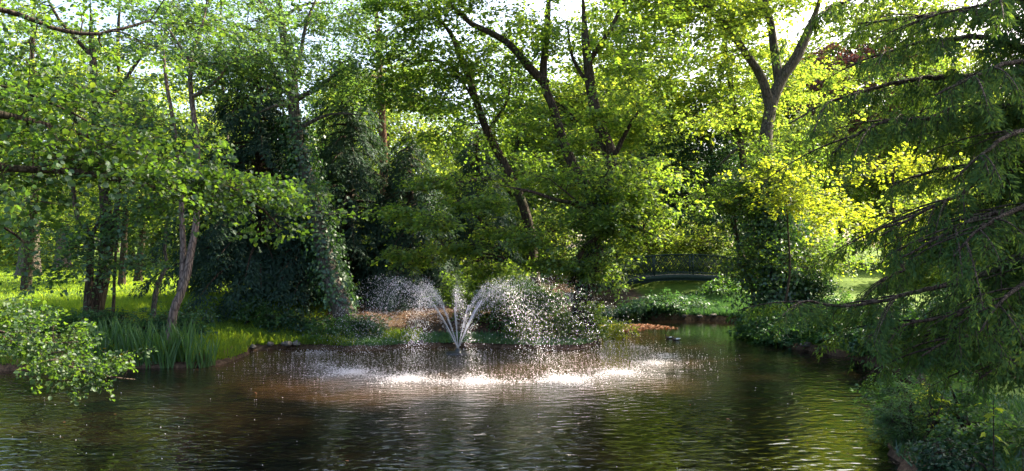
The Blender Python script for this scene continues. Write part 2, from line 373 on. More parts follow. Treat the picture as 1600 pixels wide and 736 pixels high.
def grow(skel, skel_r, targets, rtip=0.008, sag=0.12, toward=None):
    """branches: each target joins the nearest wood grown so far; returns tube chunks"""
    nodes = [np.asarray(skel)]; rad = [np.asarray(skel_r)]
    T = np.asarray(targets)
    d0 = np.array([np.min(np.sum((nodes[0]-t)**2, 1)) for t in T])
    out = []
    allN = nodes[0]; allR = rad[0]
    for ti in np.argsort(d0):
        t = T[ti]
        v = allN-t; dd = np.sum(v*v, 1)+0.6*np.maximum(0, v[:, 2])**2*2
        j = int(np.argmin(dd)); a = allN[j]
        dist = math.sqrt(dd[j])
        if dist < 0.08: continue
        mid = (a+t)/2+rng.standard_normal(3)*0.09*dist+np.array([0, 0, sag*dist])
        q = np.linspace(0, 1, max(4, min(9, int(dist/0.35)+3)))[:, None]
        c = (1-q)**2*a+2*q*(1-q)*mid+q*q*t
        r0 = min(allR[j]*0.62, rtip*1.4+0.013*dist)
        rr = r0+(rtip-r0)*q[:, 0]
        out.append(tube(c, rr, 5 if dist > 1 else 4))
        allN = np.vstack([allN, c[1:]]); allR = np.concatenate([allR, rr[1:]])
    return out

def make_crown(root, centres, axis, m, k, sh, sz, ell, L, W, mat, skel, skel_r, bark, kind='kite', droop=0.25, tilt=0.45,
               name='crown', wood=True, rtip=0.008, width=0.5, up=0.2, sag=0.12, thick=0.10):
    """leaf masses: at each centre a loose flat plate of m sprays; branches lead to each plate"""
    C = np.asarray(centres); n = len(C)
    if n > 26:                    # fewer, fuller leaf masses with gaps between them
        C = C[rng.random(n) < 0.68]; n = len(C); m = int(round(m*1.45)); sh *= 0.9
    O = np.repeat(C, m, 0)+rng.standard_normal((n*m, 3))*np.array([sh, sh, sz])
    outw = C-np.asarray(axis); outw[:, 2] *= 0.25
    a = rng.random(n*m)*2*np.pi
    D = np.stack([np.cos(a), np.sin(a), np.zeros(n*m)], 1)*0.8+np.repeat(unit(outw), m, 0)*0.7+rng.standard_normal((n*m, 3))*0.15
    D[:, 2] = D[:, 2]*0.6+up*rng.standard_normal(n*m)*0.6
    N = np.array([0, 0, 1.0])+rng.standard_normal((n*m, 3))*0.22
    el = ell*(0.65+0.7*rng.random(n*m))
    part(name, [sprays(O, D, N, el, k, L, W, width, droop, tilt, kind, thick)], mat, root, kind='stuff')
    if wood:
        ch = grow(skel, skel_r, C, rtip, sag)
        ch.append(prisms(np.repeat(C, m, 0), O+unit(D)*el[:, None]*0.5, rtip*0.8, rtip*0.4))
        ch.append(prisms(O, O+unit(D)*el[:, None]*0.85-np.array([0, 0, droop*0.6])*el[:, None], rtip*0.6, rtip*0.3))
        part('branchwork' if name == 'crown' else name+'_twig', ch, bark, root, True, kind='stuff')

def wood_of(limbs, step=0.35, lump=0.05):
    """limbs: (points, r0, r1) -> per limb (curve, radius) """
    out = []
    for pts, r0, r1 in limbs:
        c = resample(pts, step); s = np.linspace(0, 1, len(c))
        c = c+np.cumsum(rng.standard_normal(c.shape)*0.012, 0)*np.minimum(1, s*3)[:, None]
        out.append((c, (r0+(r1-r0)*s**0.8)*np.clip((1-s)*5, 0.18, 1)))
    return out

def tree(name, label, cat, limbs, bark, group=None, flare=0.5, lump=0.06):
    """trunk is the first limb, every other limb is a part of its own; returns root, wood nodes and radii"""
    W = wood_of(limbs)
    base = W[0][0][0]
    root = thing(name, label, cat, base, group)
    for i, (c, r) in enumerate(W):
        r = r.copy()
        if i == 0 and flare:
            h = np.linalg.norm(c-c[0], axis=1); r *= 1+flare*np.exp(-h/0.45)
        part('trunk' if i == 0 else 'limb', [tube(c, r, 12 if i == 0 else 9, lump)], bark, root, True)
    return root, np.vstack([c for c, r in W]), np.concatenate([r for c, r in W])

def ivy(root, curve, r, n, L=0.11, spread=0.16, lo=0.0, hi=1.0, mat=None, name='ivy'):
    """leaves that coat a trunk"""
    c = resample(curve, 0.15); m = len(c)
    i = (m-1)*(lo+(hi-lo)*rng.random(n)); i = i.astype(int)
    th = rng.random(n)*2*np.pi
    o = np.stack([np.cos(th), np.sin(th), np.zeros(n)], 1)
    rr = np.broadcast_to(np.asarray(r, float), (m,))[i]
    bump = 1+0.9*np.abs(np.sin(i*0.21+3*th))*rng.random(n)
    p = c[i]+o*(rr+spread*rng.random(n)**1.5*bump)[:, None]+rng.standard_normal((n, 3))*0.03
    D = o*0.35+np.array([0, 0, -0.75])+rng.standard_normal((n, 3))*0.35
    N = o+np.array([0, 0, 0.45])+rng.standard_normal((n, 3))*0.35
    part(name, [leaves(p, D, N, L*(0.7+0.6*rng.random(n)), L*0.85*(0.7+0.6*rng.random(n)))], mat or M['ivy'], root, kind='stuff')

# ------------------------------------------------------------------ pond outline, ground, water
POND = np.array([(-40, -2), (-40, 12), (-24, 16), (-16, 18.2), (-12.5, 19.6), (-9.6, 20.0), (-7.9, 20.3), (-7.6, 22.0), (-8.0, 23.6), (-6.6, 23.9),
                 (-4.6, 23.5), (-3.2, 24.2), (-1.5, 24.4), (0.4, 23.9), (1.8, 23.8), (2.6, 24.6), (3.2, 27.5), (3.0, 31.0), (3.4, 35.5), (3.8, 50),
                 (6.6, 50), (6.2, 36.6), (7.2, 34.6), (9.2, 34.0), (10.6, 33.2), (10.2, 30), (8.8, 26.6), (8.7, 24.4), (9.4, 22.4), (9.6, 19),
                 (8.6, 16.4), (7.5, 14.6), (6.0, 12.2), (5.3, 10.2), (5.6, 7), (7.5, 3), (7, -2)])
def pond_curve():
    q = []
    n = len(POND)
    for i in range(n):
        a, b, c, d = POND[i-1], POND[i], POND[(i+1) % n], POND[(i+2) % n]
        for t in np.linspace(0, 1, 5, endpoint=False):
            q.append(0.5*(2*b+(c-a)*t+(2*a-5*b+4*c-d)*t**2+(3*b-a-3*c+d)*t**3))
    return np.array(q)
PC = pond_curve()
def sdist(x, y):
    """metres outside (+) or inside (-) the pond"""
    x = np.atleast_1d(np.asarray(x, float)).ravel(); y = np.atleast_1d(np.asarray(y, float)).ravel()
    A = PC; B = np.roll(PC, -1, 0); best = np.full(len(x), 1e18); ins = np.zeros(len(x), bool)
    for a, b in zip(A, B):
        ab = b-a; L2 = ab@ab+1e-12
        t = np.clip(((x-a[0])*ab[0]+(y-a[1])*ab[1])/L2, 0, 1)
        best = np.minimum(best, (x-a[0]-t*ab[0])**2+(y-a[1]-t*ab[1])**2)
        if a[1] != b[1]:
            ins ^= ((a[1] > y) != (b[1] > y)) & (x < (b[0]-a[0])*(y-a[1])/(b[1]-a[1])+a[0])
    d = np.sqrt(best); return np.where(ins, -d, d)
def sstep(a, b, x): t = np.clip((x-a)/(b-a), 0, 1); return t*t*(3-2*t)
def ground_z(x, y, s=None):
    x = np.atleast_1d(np.asarray(x, float)).ravel(); y = np.atleast_1d(np.asarray(y, float)).ravel()
    if s is None: s = sdist(x, y)
    left = 1-sstep(-8.5, -4.5, x)
    bank = 0.75+0.35*left
    far = sstep(6.0, 7.5, x)*sstep(30, 33, y)*(1-sstep(44, 50, y))
    bank = bank*(1-0.25*far)
    h = 0.16+bank*sstep(0.0, 4.5, s)+0.016*np.maximum(0, y-27)*(1-0.5*far)*(1-0.3*sstep(150, 400, y))
    h += 0.10*np.sin(x*0.35+1)*np.sin(y*0.23)*sstep(2, 8, s)+0.5*sstep(20, 80, np.abs(x))
    h = np.minimum(h, 6.5)
    near = 0.5*(1-sstep(2, 6, y))*sstep(0, 3, s); h += near
    inside = np.where(s < -0.0, -0.25-np.minimum(1.2, -s*0.5), 0)
    return np.where(s < 0, np.maximum(-1.4, inside), np.minimum(h, 0.03+s*3.0))
def gz(x, y): return float(ground_z(x, y)[0])

def axis_grid(lo, hi, fine_lo, fine_hi, step):
    f = np.arange(fine_lo, fine_hi+step/2, step)
    a, v, g = [], fine_lo, step
    while v > lo: g *= 1.25; v -= g; a.append(max(v, lo))
    b, v, g = [], fine_hi, step
    while v < hi: g *= 1.25; v += g; b.append(min(v, hi))
    return np.concatenate([a[::-1], f, b])
gx = axis_grid(-900, 900, -20, 13, 0.27); gy = axis_grid(-200, 1500, 9, 40, 0.27)
XX, YY = np.meshgrid(gx, gy); S_ = sdist(XX, YY); Z_ = ground_z(XX, YY, S_)
Z_ += np.where(S_ > 0.3, rng.standard_normal(len(Z_))*0.012, 0)
nx, ny = len(gx), len(gy)
i = np.arange(ny-1)[:, None]*nx+np.arange(nx-1)[None]; F = np.stack([i, i+1, i+nx+1, i+nx], -1).reshape(-1, 4)
gme = raw_mesh('ground', [(np.stack([XX.ravel(), YY.ravel(), Z_], 1), F)], M['ground'], True)
x_, y_ = XX.ravel(), YY.ravel()
soil = np.maximum.reduce([
    (1-sstep(0.10, 0.45, S_)),
    sstep(-7.6, -6.4, x_)*(1-sstep(3.4, 5, x_))*(1-sstep(33, 37, y_))*(0.35+0.65*sstep(0.8, 2.0, S_)),
    sstep(1, 3, x_)*(1-sstep(7, 9, x_))*sstep(33, 35, y_)*0.8,
    sstep(9.5, 11, x_)*(1-sstep(24, 29, y_)), (1-sstep(3, 7, y_))*0.4, np.exp(-((x_+11.6)/1.6)**2-((y_-22.8)/1.2)**2)*0.6])
ca = gme.attributes.new('soil', 'FLOAT', 'POINT'); ca.data.foreach_set('value', soil.astype(np.float32))
tag(link('ground', gme), 'grassy park ground sloping down to the pond', None, None, 'structure')

wx = np.linspace(-42, 14, 57); wy = np.linspace(-4, 52, 57); WX, WY = np.meshgrid(wx, wy)
i = np.arange(56)[:, None]*57+np.arange(56)[None]; F = np.stack([i, i+1, i+58, i+57], -1).reshape(-1, 4)
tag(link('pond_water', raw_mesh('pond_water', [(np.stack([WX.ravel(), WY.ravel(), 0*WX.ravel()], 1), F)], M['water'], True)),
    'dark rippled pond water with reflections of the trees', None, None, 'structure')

# ------------------------------------------------------------------ woodland behind (shared meshes)
def background_proto(seed_blobs, h, mat, bark, L, m, k, name, label, cat, group):
    limbs = [([(0, 0, 0), (0.1, 0, h*0.35), (-0.1, 0.2, h*0.7), (0, 0, h*0.92)], 0.38, 0.08)]
    for a in rng.random(6)*6.28:
        z = h*(0.3+0.35*rng.random()); l = h*(0.18+0.14*rng.random())
        limbs.append(([(0, 0, z), (math.cos(a)*l*.5, math.sin(a)*l*.5, z+l*.5), (math.cos(a)*l, math.sin(a)*l, z+l*.85)], 0.15, 0.05))
    root, sk, sr = tree(name, label, cat, limbs, bark, group)
    C = np.vstack([blob_points(c, r, n) for c, r, n in seed_blobs])
    make_crown(root, C, (0, 0, h*0.5), m, k, 0.9, 0.35, 1.3, L, L*0.8, mat, sk, sr, bark, rtip=0.02, droop=0.3, tilt=0.6)
    note_kids(root); return root
GRP = 'trees of the woodland beyond the lawn'
LBL = 'tall broadleaved woodland tree with glowing leaves far beyond the lawn and bridge'
h = 17
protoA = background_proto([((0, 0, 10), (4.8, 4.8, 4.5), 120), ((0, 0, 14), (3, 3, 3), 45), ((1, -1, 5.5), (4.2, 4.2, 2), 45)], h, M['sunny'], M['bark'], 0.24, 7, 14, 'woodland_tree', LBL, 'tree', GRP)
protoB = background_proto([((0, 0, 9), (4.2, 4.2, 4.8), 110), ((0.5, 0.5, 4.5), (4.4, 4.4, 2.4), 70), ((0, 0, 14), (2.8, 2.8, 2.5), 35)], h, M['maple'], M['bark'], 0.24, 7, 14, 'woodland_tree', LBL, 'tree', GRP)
protoC = background_proto([((0, 0, 2.4), (3.2, 3.2, 2.2), 70), ((0.5, 0, 4.5), (2.2, 2.2, 2.0), 35)], 7, M['sunny'], M['bark'], 0.22, 7, 14, 'woodland_shrub', 'low yellow green bushy tree at the far edge of the lawn', 'tree', 'bushy trees along the far edge of the lawn')
protos = {'A': protoA, 'B': protoB, 'C': protoC}
spots = []
for (x, y, k, s) in [(-47, 66, 'A', 1.0), (-36, 74, 'B', 1.05), (-27, 64, 'A', 0.95), (-17, 72, 'B', 1.0), (-9, 60, 'A', 1.05), (-1, 62, 'B', 1.15), (6, 62, 'A', 1.1), (11, 70, 'A', 1.2),
                     (15, 68, 'B', 0.85), (25, 66, 'A', 0.85), (33, 66, 'B', 0.9), (42, 62, 'A', 0.9), (51, 68, 'B', 1.0),
                     (-58, 84, 'B', 1.15), (-44, 92, 'A', 1.15), (-31, 96, 'B', 1.2), (-19, 90, 'A', 1.1), (-7, 84, 'B', 1.1), (39, 80, 'A', 1.7), (33, 86, 'A', 1.75), (46, 84, 'A', 1.7), (5, 88, 'A', 1.15), (17, 84, 'B', 1.15),
                     (29, 82, 'A', 1.1), (43, 84, 'B', 1.15), (58, 88, 'A', 1.2), (72, 84, 'B', 1.2),
                     (-80, 110, 'A', 1.3), (-62, 118, 'B', 1.3), (-46, 112, 'A', 1.25), (-30, 120, 'B', 1.3), (-14, 114, 'A', 1.25), (2, 118, 'B', 1.3), (18, 112, 'A', 1.3),
                     (34, 114, 'B', 1.25), (52, 118, 'A', 1.3), (70, 112, 'B', 1.3), (90, 118, 'A', 1.3),
                     (-50, 54, 'C', 1.0), (-40, 62, 'C', 1.1), (-31, 70, 'C', 1.0), (-22, 62, 'C', 0.9), (-13, 66, 'C', 1.1), (-4, 54, 'C', 1.0), (3, 52, 'C', 0.9),
                     (8.5, 49, 'C', 0.75), (12.5, 48.5, 'C', 0.7), (17, 49, 'C', 1.0), (24, 46, 'C', 1.0), (31, 50, 'C', 1.2), (38, 48, 'C', 1.1), (-58, 70, 'C', 1.2), (-26, 82, 'C', 1.3), (-38, 84, 'C', 1.3), (-12, 80, 'C', 1.2)]:
    spots.append((x+rng.normal()*1.2, y+rng.normal()*1.2, k, s*(0.92+0.16*rng.random())))
used = set()
AREAS = [(-9e9, 420, 'beyond the sunlit lawn on the left'), (420, 760, 'behind the dark conifers'), (760, 980, 'behind the large central tree'), (980, 1200, 'beyond the arched bridge'), (1200, 9e9, 'beyond the right bank and the near conifer')]
for x, y, k, s in spots:
    o = protos[k] if k not in used else copy_tree(protos[k]); used.add(k)
    where = [w for a, b, w in AREAS if a <= CX+FPX*x/y < b][0]
    o['label'] = {'A': 'tall yellow green woodland tree ', 'B': 'tall mid green woodland tree ', 'C': 'low bushy yellow green tree '}[k]+where
    o['group'] = {'A': 'yellow green trees ', 'B': 'mid green trees ', 'C': 'bushy trees '}[k]+where
    o.location = (x, y, gz(x, y)-0.1); o.rotation_euler = (0, 0, rng.random()*6.28); o.scale = (s, s, s*(0.9+0.2*rng.random()))

# far wooded skyline, one mass
n = 1500; a = np.linspace(-1.25, 1.25, n)+rng.normal(size=n)*0.01; d = 165+rng.random(n)*60
O = np.stack([np.sin(a)*d, np.cos(a)*d, 4+rng.random(n)**1.3*(15+4*np.sin(a*23)+3*np.sin(a*57))], 1)
D = unit(rng.standard_normal((n, 3))*np.array([1, 1, 0.4]))
tag(link('far_woodland', raw_mesh('far_woodland', [sprays(O, D, np.tile([0, 0, 1.0], (n, 1))+rng.standard_normal((n, 3))*0.5, 3.5, 22, 1.1, 0.9, 0.8, 0.3, 0.8, thick=0.3)], M['maple'])),
    'far woodland closing the view behind the trees', None, None, 'stuff')

# ------------------------------------------------------------------ named trees
def foot(px, Y, dz=-0.15):
    x = (px-CX)/FPX*Y
    return np.array([x, Y, gz(x, Y)+dz])
def PP(*q): return [P(*a) for a in q]

# two big trunks standing on the lawn, left
def lawn_trunk(px, Y, r, name, label, blobs, mat, bark):
    f = foot(px, Y)
    limbs = [([f, f+[0.1, 0, 3], f+[0.0, 0.2, 7], f+[0.3, 0, 13]], r, r*0.4)]
    for a in (0.4, 1.9, 3.3, 4.6):
        limbs.append(([f+[0, 0, 4.5], f+[math.cos(a)*1.8, math.sin(a)*1.8, 6.2], f+[math.cos(a)*4, math.sin(a)*4, 8.5]], r*0.45, 0.06))
    root, sk, sr = tree(name, label, 'tree', limbs, bark, None, 0.45)
    C = np.vstack([blob_points(f+np.array(c), rr, n) for c, rr, n in blobs])
    make_crown(root, C, f+np.array([0, 0, 7]), 6, 14, 0.7, 0.3, 1.1, 0.17, 0.13, mat, sk, sr, bark, rtip=0.014)
lawn_trunk(44, 46, 0.62, 'lawn_oak', 'stout grey trunk standing in the sunlit lawn behind the alders',
           [((0, 0, 9), (6, 5, 4), 90), ((1.5, 0, 4.4), (4, 4, 1.0), 30)], M['maple'], M['bark_grey'])
lawn_trunk(97, 58, 0.55, 'lawn_lime', 'pale lawn tree standing behind the stout grey trunk, half hidden by sprays',
           [((0, 0, 9), (5.5, 5, 4), 80), ((-1, 0, 4.8), (3.5, 3.5, 1.0), 24)], M['sunny'], M['bark_pale'])

# alder on the left bank
limbs = [(PP((146, 500, 23), (150, 478, 23), (161, 430, 23.1), (167, 370, 23.3), (164, 300, 23.6), (152, 200, 24.2), (146, 90, 24.6), (140, -20, 25)), 0.22, 0.08),
         (PP((166, 385, 23.2), (178, 350, 23.1), (186, 300, 23.0), (205, 230, 22.8)), 0.10, 0.04),
         (PP((158, 250, 23.9), (110, 180, 23.6), (60, 150, 23.4)), 0.10, 0.03),
         (PP((150, 180, 24.2), (200, 120, 24.6), (240, 60, 25)), 0.10, 0.03),
         (PP((146, 90, 24.6), (90, 30, 24.2), (60, -30, 24)), 0.08, 0.03)]
limbs[0][0][0][2] = gz(limbs[0][0][0][0], 23)-0.15
root, sk, sr = tree('bank_alder', 'thick dark alder trunk leaning over the irises on the left bank', 'tree', limbs, M['bark'])
C = np.vstack([blob_points(P(140, 40, 25), (4.8, 3.5, 2.4), 52), blob_points(P(60, 170, 24), (3.0, 2.5, 1.2), 28), blob_points(P(205, 225, 23), (1.6, 1.5, 0.9), 14),
               blob_points(P(150, 395, 22), (2.0, 1.0, 0.8), 16), blob_points(P(90, 350, 23), (1.6, 1.3, 0.5), 12), blob_points(P(225, 320, 23), (1.4, 1.2, 1.0), 12)])
make_crown(root, C, P(155, 200, 24), 6, 20, 0.5, 0.14, 0.75, 0.12, 0.10, M['alder_b'], sk, sr, M['bark'])

limbs = [(PP((138, 492, 22.4), (138, 430, 22.5), (140, 372, 22.7), (120, 345, 22.9), (112, 300, 23.1), (105, 240, 23.4)), 0.15, 0.04),
         (PP((140, 374, 22.7), (158, 340, 22.5), (172, 318, 22.3)), 0.07, 0.03)]
limbs[0][0][0][2] = gz(limbs[0][0][0][0], 22.4)-0.1
root, sk, sr = tree('forked_alder', 'slim dark forked stem close beside the thick leaning alder', 'tree', limbs, M['bark'], None, 0.2)
C = np.vstack([blob_points(P(110, 270, 23.2), (1.6, 1.4, 0.8), 20), blob_points(P(140, 385, 22.4), (0.9, 0.7, 0.4), 8)])
make_crown(root, C, P(130, 330, 23), 5, 18, 0.4, 0.12, 0.65, 0.085, 0.07, M['alder_b'], sk, sr, M['bark'])

f = foot(176, 22.2)
limbs = [([f]+PP((178, 440, 22.3), (181, 390, 22.4), (186, 345, 22.6), (184, 280, 22.8)), 0.055, 0.02)]
root, sk, sr = tree('alder_sapling', 'thin straight sapling right of the thick leaning alder', 'sapling', limbs, M['bark'], None, 0.2)
make_crown(root, blob_points(P(186, 320, 22.7), (0.8, 0.8, 0.8), 12), P(184, 330, 22.6), 5, 14, 0.25, 0.12, 0.5, 0.08, 0.065, M['alder_b'], sk, sr, M['bark'])

f = foot(238, 23.4)
limbs = [([f]+PP((243, 460, 23.4), (252, 432, 23.4), (263, 413, 23.5), (258, 392, 23.6), (264, 350, 23.8), (268, 290, 24)), 0.085, 0.03)]
root, sk, sr = tree('crooked_sapling', 'crooked thin grey stem between the thick alder and the twin stems', 'sapling', limbs, M['bark_grey'], None, 0.2)
make_crown(root, blob_points(P(262, 300, 24), (1.1, 1.0, 0.9), 16), P(264, 330, 24), 5, 14, 0.3, 0.12, 0.6, 0.085, 0.07, M['alder_b'], sk, sr, M['bark_grey'])

# twin pale stems
f = foot(264, 21.0, -0.1)
limbs = [([f]+PP((270, 490, 21), (281, 462, 21.1), (292, 428, 21.2), (303, 370, 21.5), (311, 310, 21.7), (309, 230, 22), (300, 150, 22.4), (300, 95, 22.7), (318, 30, 23), (330, -40, 23.3)), 0.125, 0.05),
         (PP((281, 462, 21.1), (285, 430, 21.3), (286, 380, 21.6), (284, 320, 21.9), (276, 230, 22.3), (262, 130, 22.8), (255, 40, 23.2)), 0.095, 0.04),
         (PP((300, 100, 22.7), (340, 97, 22.4), (400, 100, 22.2)), 0.05, 0.02),
         (PP((298, 95, 22.7), (275, 60, 22.8), (252, 25, 22.9)), 0.06, 0.02),
         (PP((303, 150, 22.4), (340, 125, 22.2), (380, 60, 22.0)), 0.06, 0.02)]
root, sk, sr = tree('twin_stem_alder', 'pale pinkish twin stems leaning right on the bank behind the irises', 'tree', limbs, M['bark_pale'], None, 0.4)
C = np.vstack([blob_points(P(300, 40, 22.8), (2.6, 2.4, 2.0), 50), blob_points(P(375, 110, 22.2), (1.4, 1.4, 0.9), 16), blob_points(P(245, 190, 22.6), (1.6, 1.4, 1.0), 20)])
make_crown(root, C, P(298, 90, 22.7), 6, 20, 0.45, 0.12, 0.7, 0.11, 0.09, M['alder_b'], sk, sr, M['bark_grey'])

# ivy clad tree that leans out behind the conifers
f = foot(549, 25.2)
main = [f]+PP((536, 485, 25.4), (522, 450, 25.7), (508, 400, 26.2), (488, 320, 26.8), (468, 230, 27.3), (460, 180, 27.6), (453, 110, 28), (438, 40, 28.4), (428, -60, 28.8))
limbs = [(main, 0.36, 0.12),
         (PP((452, 100, 28.1), (432, 72, 27.9), (400, 48, 27.6), (350, 30, 27.2)), 0.11, 0.03),
         (PP((464, 155, 27.8), (505, 130, 27.5), (540, 105, 27.2), (570, 92, 27)), 0.11, 0.03),
         (PP((463, 165, 27.7), (430, 165, 27.3), (395, 178, 27)), 0.10, 0.03),
         (PP((457, 115, 28), (468, 85, 28.3), (478, 40, 28.6), (500, -20, 29)), 0.10, 0.04),
         (PP((440, 45, 28.4), (418, 15, 28.2), (395, -20, 28)), 0.08, 0.04),
         (PP((468, 200, 27.4), (520, 178, 27.0), (575, 180, 26.7)), 0.08, 0.03),
         (PP((438, 30, 28.5), (480, 5, 28.8), (530, 5, 29.0)), 0.07, 0.03)]
root, sk, sr = tree('leaning_ivy_tree', 'grey trunk leaning left with ivy, dark bare limbs spreading high against the sky', 'tree', limbs, M['bark_grey'], None, 0.35)
C = np.vstack([blob_points(P(440, 60, 28), (4.6, 3.5, 2.6), 90), blob_points(P(540, 110, 27.3), (2.4, 2, 0.6), 16), blob_points(P(440, 290, 25.5), (1.4, 0.8, 0.2), 9), blob_points(P(480, -10, 28.6), (3.6, 3, 1.0), 30)])
make_crown(root, C, P(452, 110, 28), 6, 22, 0.55, 0.13, 0.8, 0.12, 0.095, M['alder_b'], sk, sr, M['bark'])
ivy(root, main[:7], 0.33, 3800, 0.12, 0.35, 0.14, 1.0)

# conifer with a straight reddish trunk
f = foot(603, 36)
limbs = [([f]+PP((603, 300, 36), (603, 180, 36), (599, 90, 36), (596, 20, 36), (594, -60, 36)), 0.26, 0.12)]
for (py, dx, dy, ln) in [(175, -60, 20, 0), (160, 55, 10, 0), (120, -70, -10, 0), (112, 45, -25, 0), (95, 60, -45, 0), (75, -45, -45, 0), (60, 40, -55, 0), (30, -50, -40, 0), (10, 55, -20, 0), (140, 80, 20, 0)]:
    limbs.append((PP((600, py, 36), (600+dx*0.5, py+dy*0.3, 36+rng.normal()*0.8), (600+dx, py+dy, 36+rng.normal()*1.6)), 0.065, 0.02))
root, sk, sr = tree('larch', 'straight reddish larch trunk with thin whorled branches high against the sky', 'tree', limbs, M['bark_red'], None, 0.3)
C = np.vstack([line_points(l[0], 9, 0.5, 0.15, 0.3) for l in limbs[1:]])
make_crown(root, C, P(598, 80, 36), 5, 26, 0.5, 0.12, 0.9, 0.12, 0.035, M['alder_b'], sk, sr, M['bark_red'], droop=0.45)

# a tall sparse tree behind, upper left gap
def simple_tree(name, label, px, Y, top, r, bark, mat, blobs, L, W, m=6, k=18, ell=0.9, cat='tree', side=(), group=None):
    f = foot(px, Y); t = P(*top)
    limbs = [([f, f*0.65+t*0.35+[0.2, 0, 0], f*0.3+t*0.7-[0.15, 0, 0], t], r, r*0.35)]
    for (q, rr) in side: limbs.append((PP(*q), rr, rr*0.3))
    root, sk, sr = tree(name, label, cat, limbs, bark, group, 0.3)
    C = np.vstack([blob_points(P(*c), rr, n) for c, rr, n in blobs])
    make_crown(root, C, f*0.4+t*0.6, m, k, 0.6, 0.16, ell, L, W, mat, sk, sr, bark)
    return root, limbs
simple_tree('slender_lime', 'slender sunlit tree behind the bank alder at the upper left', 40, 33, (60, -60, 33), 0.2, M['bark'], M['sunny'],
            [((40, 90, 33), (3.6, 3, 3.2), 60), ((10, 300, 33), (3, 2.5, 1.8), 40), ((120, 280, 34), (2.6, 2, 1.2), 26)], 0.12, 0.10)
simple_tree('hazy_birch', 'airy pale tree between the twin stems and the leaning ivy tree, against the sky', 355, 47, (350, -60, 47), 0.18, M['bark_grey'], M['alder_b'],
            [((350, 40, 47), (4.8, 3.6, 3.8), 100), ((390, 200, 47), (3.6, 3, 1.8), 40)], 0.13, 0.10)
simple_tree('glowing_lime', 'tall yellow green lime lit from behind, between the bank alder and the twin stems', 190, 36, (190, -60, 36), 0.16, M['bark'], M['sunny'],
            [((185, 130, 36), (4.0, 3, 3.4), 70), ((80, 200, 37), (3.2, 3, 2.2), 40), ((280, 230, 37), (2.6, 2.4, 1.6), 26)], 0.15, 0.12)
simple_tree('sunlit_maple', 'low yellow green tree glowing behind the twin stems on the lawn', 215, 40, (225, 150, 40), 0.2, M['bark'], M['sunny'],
            [((215, 250, 40), (3.6, 3, 1.8), 60), ((250, 330, 41), (2.8, 2.5, 0.9), 34), ((110, 320, 41), (3, 2.5, 1.0), 34)], 0.14, 0.11)

# big central tree with several stems
f = foot(908, 25.4, -0.25)
trunk = [f]+PP((912, 470, 25.5), (920, 435, 25.7), (928, 390, 26), (936, 335, 26.3), (946, 285, 26.6), (956, 245, 26.8), (946, 215, 27), (930, 165, 27.3), (920, 90, 27.6), (914, 20, 28), (910, -60, 28.3))
limbs = [(trunk, 0.43, 0.08),
         (PP((938, 330, 26.3), (912, 285, 26.5), (890, 245, 26.7), (876, 200, 27), (865, 165, 27.1), (852, 130, 27.2), (853, 80, 27.4), (858, 20, 27.7), (860, -50, 28)), 0.21, 0.09),
         (PP((854, 132, 27.2), (826, 105, 27), (800, 76, 26.8), (770, 55, 26.6), (735, 40, 26.4), (705, 12, 26.2), (680, -5, 26)), 0.17, 0.06),
         (PP((950, 262, 26.7), (966, 235, 26.4), (990, 190, 26), (1020, 150, 25.8)), 0.12, 0.04),
         (PP((921, 95, 27.6), (950, 50, 27.4), (975, 0, 27.3), (990, -50, 27.2)), 0.10, 0.05),
         (PP((925, 140, 27.4), (895, 90, 27.8), (885, 30, 28.2)), 0.09, 0.04),
         (PP((892, 445, 25.3), (899, 415, 25.1), (910, 390, 25), (928, 372, 24.9), (958, 353, 24.8), (988, 350, 24.8), (1018, 364, 24.9), (1052, 376, 25)), 0.13, 0.035),
         (PP((935, 345, 26.3), (900, 320, 25.6), (870, 312, 25.0), (830, 300, 24.4), (770, 290, 23.8)), 0.10, 0.03),
         (PP((930, 380, 26), (915, 330, 25.2), (885, 300, 24.6), (850, 270, 24.1)), 0.05, 0.02)]
root, sk, sr = tree('central_willow', 'large central tree with dark leaning trunk by the water and several tall stems', 'tree', limbs, M['bark'], None, 0.55)
C = np.vstack([blob_points(P(900, 20, 27.8), (3.6, 3, 2.4), 60), blob_points(P(905, -55, 28.2), (3.4, 2.8, 1.5), 56), blob_points(P(690, -25, 26), (2.2, 2, 1.0), 26), blob_points(P(760, 45, 26.6), (2.8, 2.2, 1.5), 34), blob_points(P(990, 110, 26), (1.7, 1.7, 1.7), 20), blob_points(P(965, 290, 25.6), (1.7, 1.6, 1.2), 20)])
make_crown(root, C, P(915, 120, 27.5), 6, 22, 0.5, 0.16, 0.8, 0.13, 0.105, M['beech'], sk, sr, M['bark'])
def plates(specs):
    return np.vstack([blob_points(P(px, py, Y), (r_, r_*0.75, 0.20), n)+np.array([0, 0, 1.0])*rng.normal()*0.05 for px, py, Y, r_, n in specs])
C = np.vstack([plates([(850, 285, 25.2, 1.0, 10), (890, 335, 24.6, 0.8, 8), (835, 375, 24.8, 0.8, 8), (945, 300, 25.5, 1.1, 11), (985, 265, 26, 0.9, 8), (905, 225, 25.8, 0.8, 6), (965, 190, 25.6, 0.9, 7), (845, 195, 26, 0.8, 6), (960, 365, 25, 0.7, 8), (870, 410, 25.2, 0.7, 8)]), line_points(limbs[6][0][:6], 20, 0.3, 0.2, 0.3, 0.1), blob_points(P(945, 425, 25), (0.7, 0.6, 0.6), 16),
               blob_points(P(990, 325, 25), (0.9, 0.8, 0.3), 12)])
make_crown(root, C, P(930, 330, 26), 6, 20, 0.35, 0.10, 0.6, 0.115, 0.095, M['beech'], sk, sr, M['bark'], name='lower_foliage')
ivy(root, trunk[1:6], 0.42, 1700, 0.11, 0.16, 0.1, 1.0)

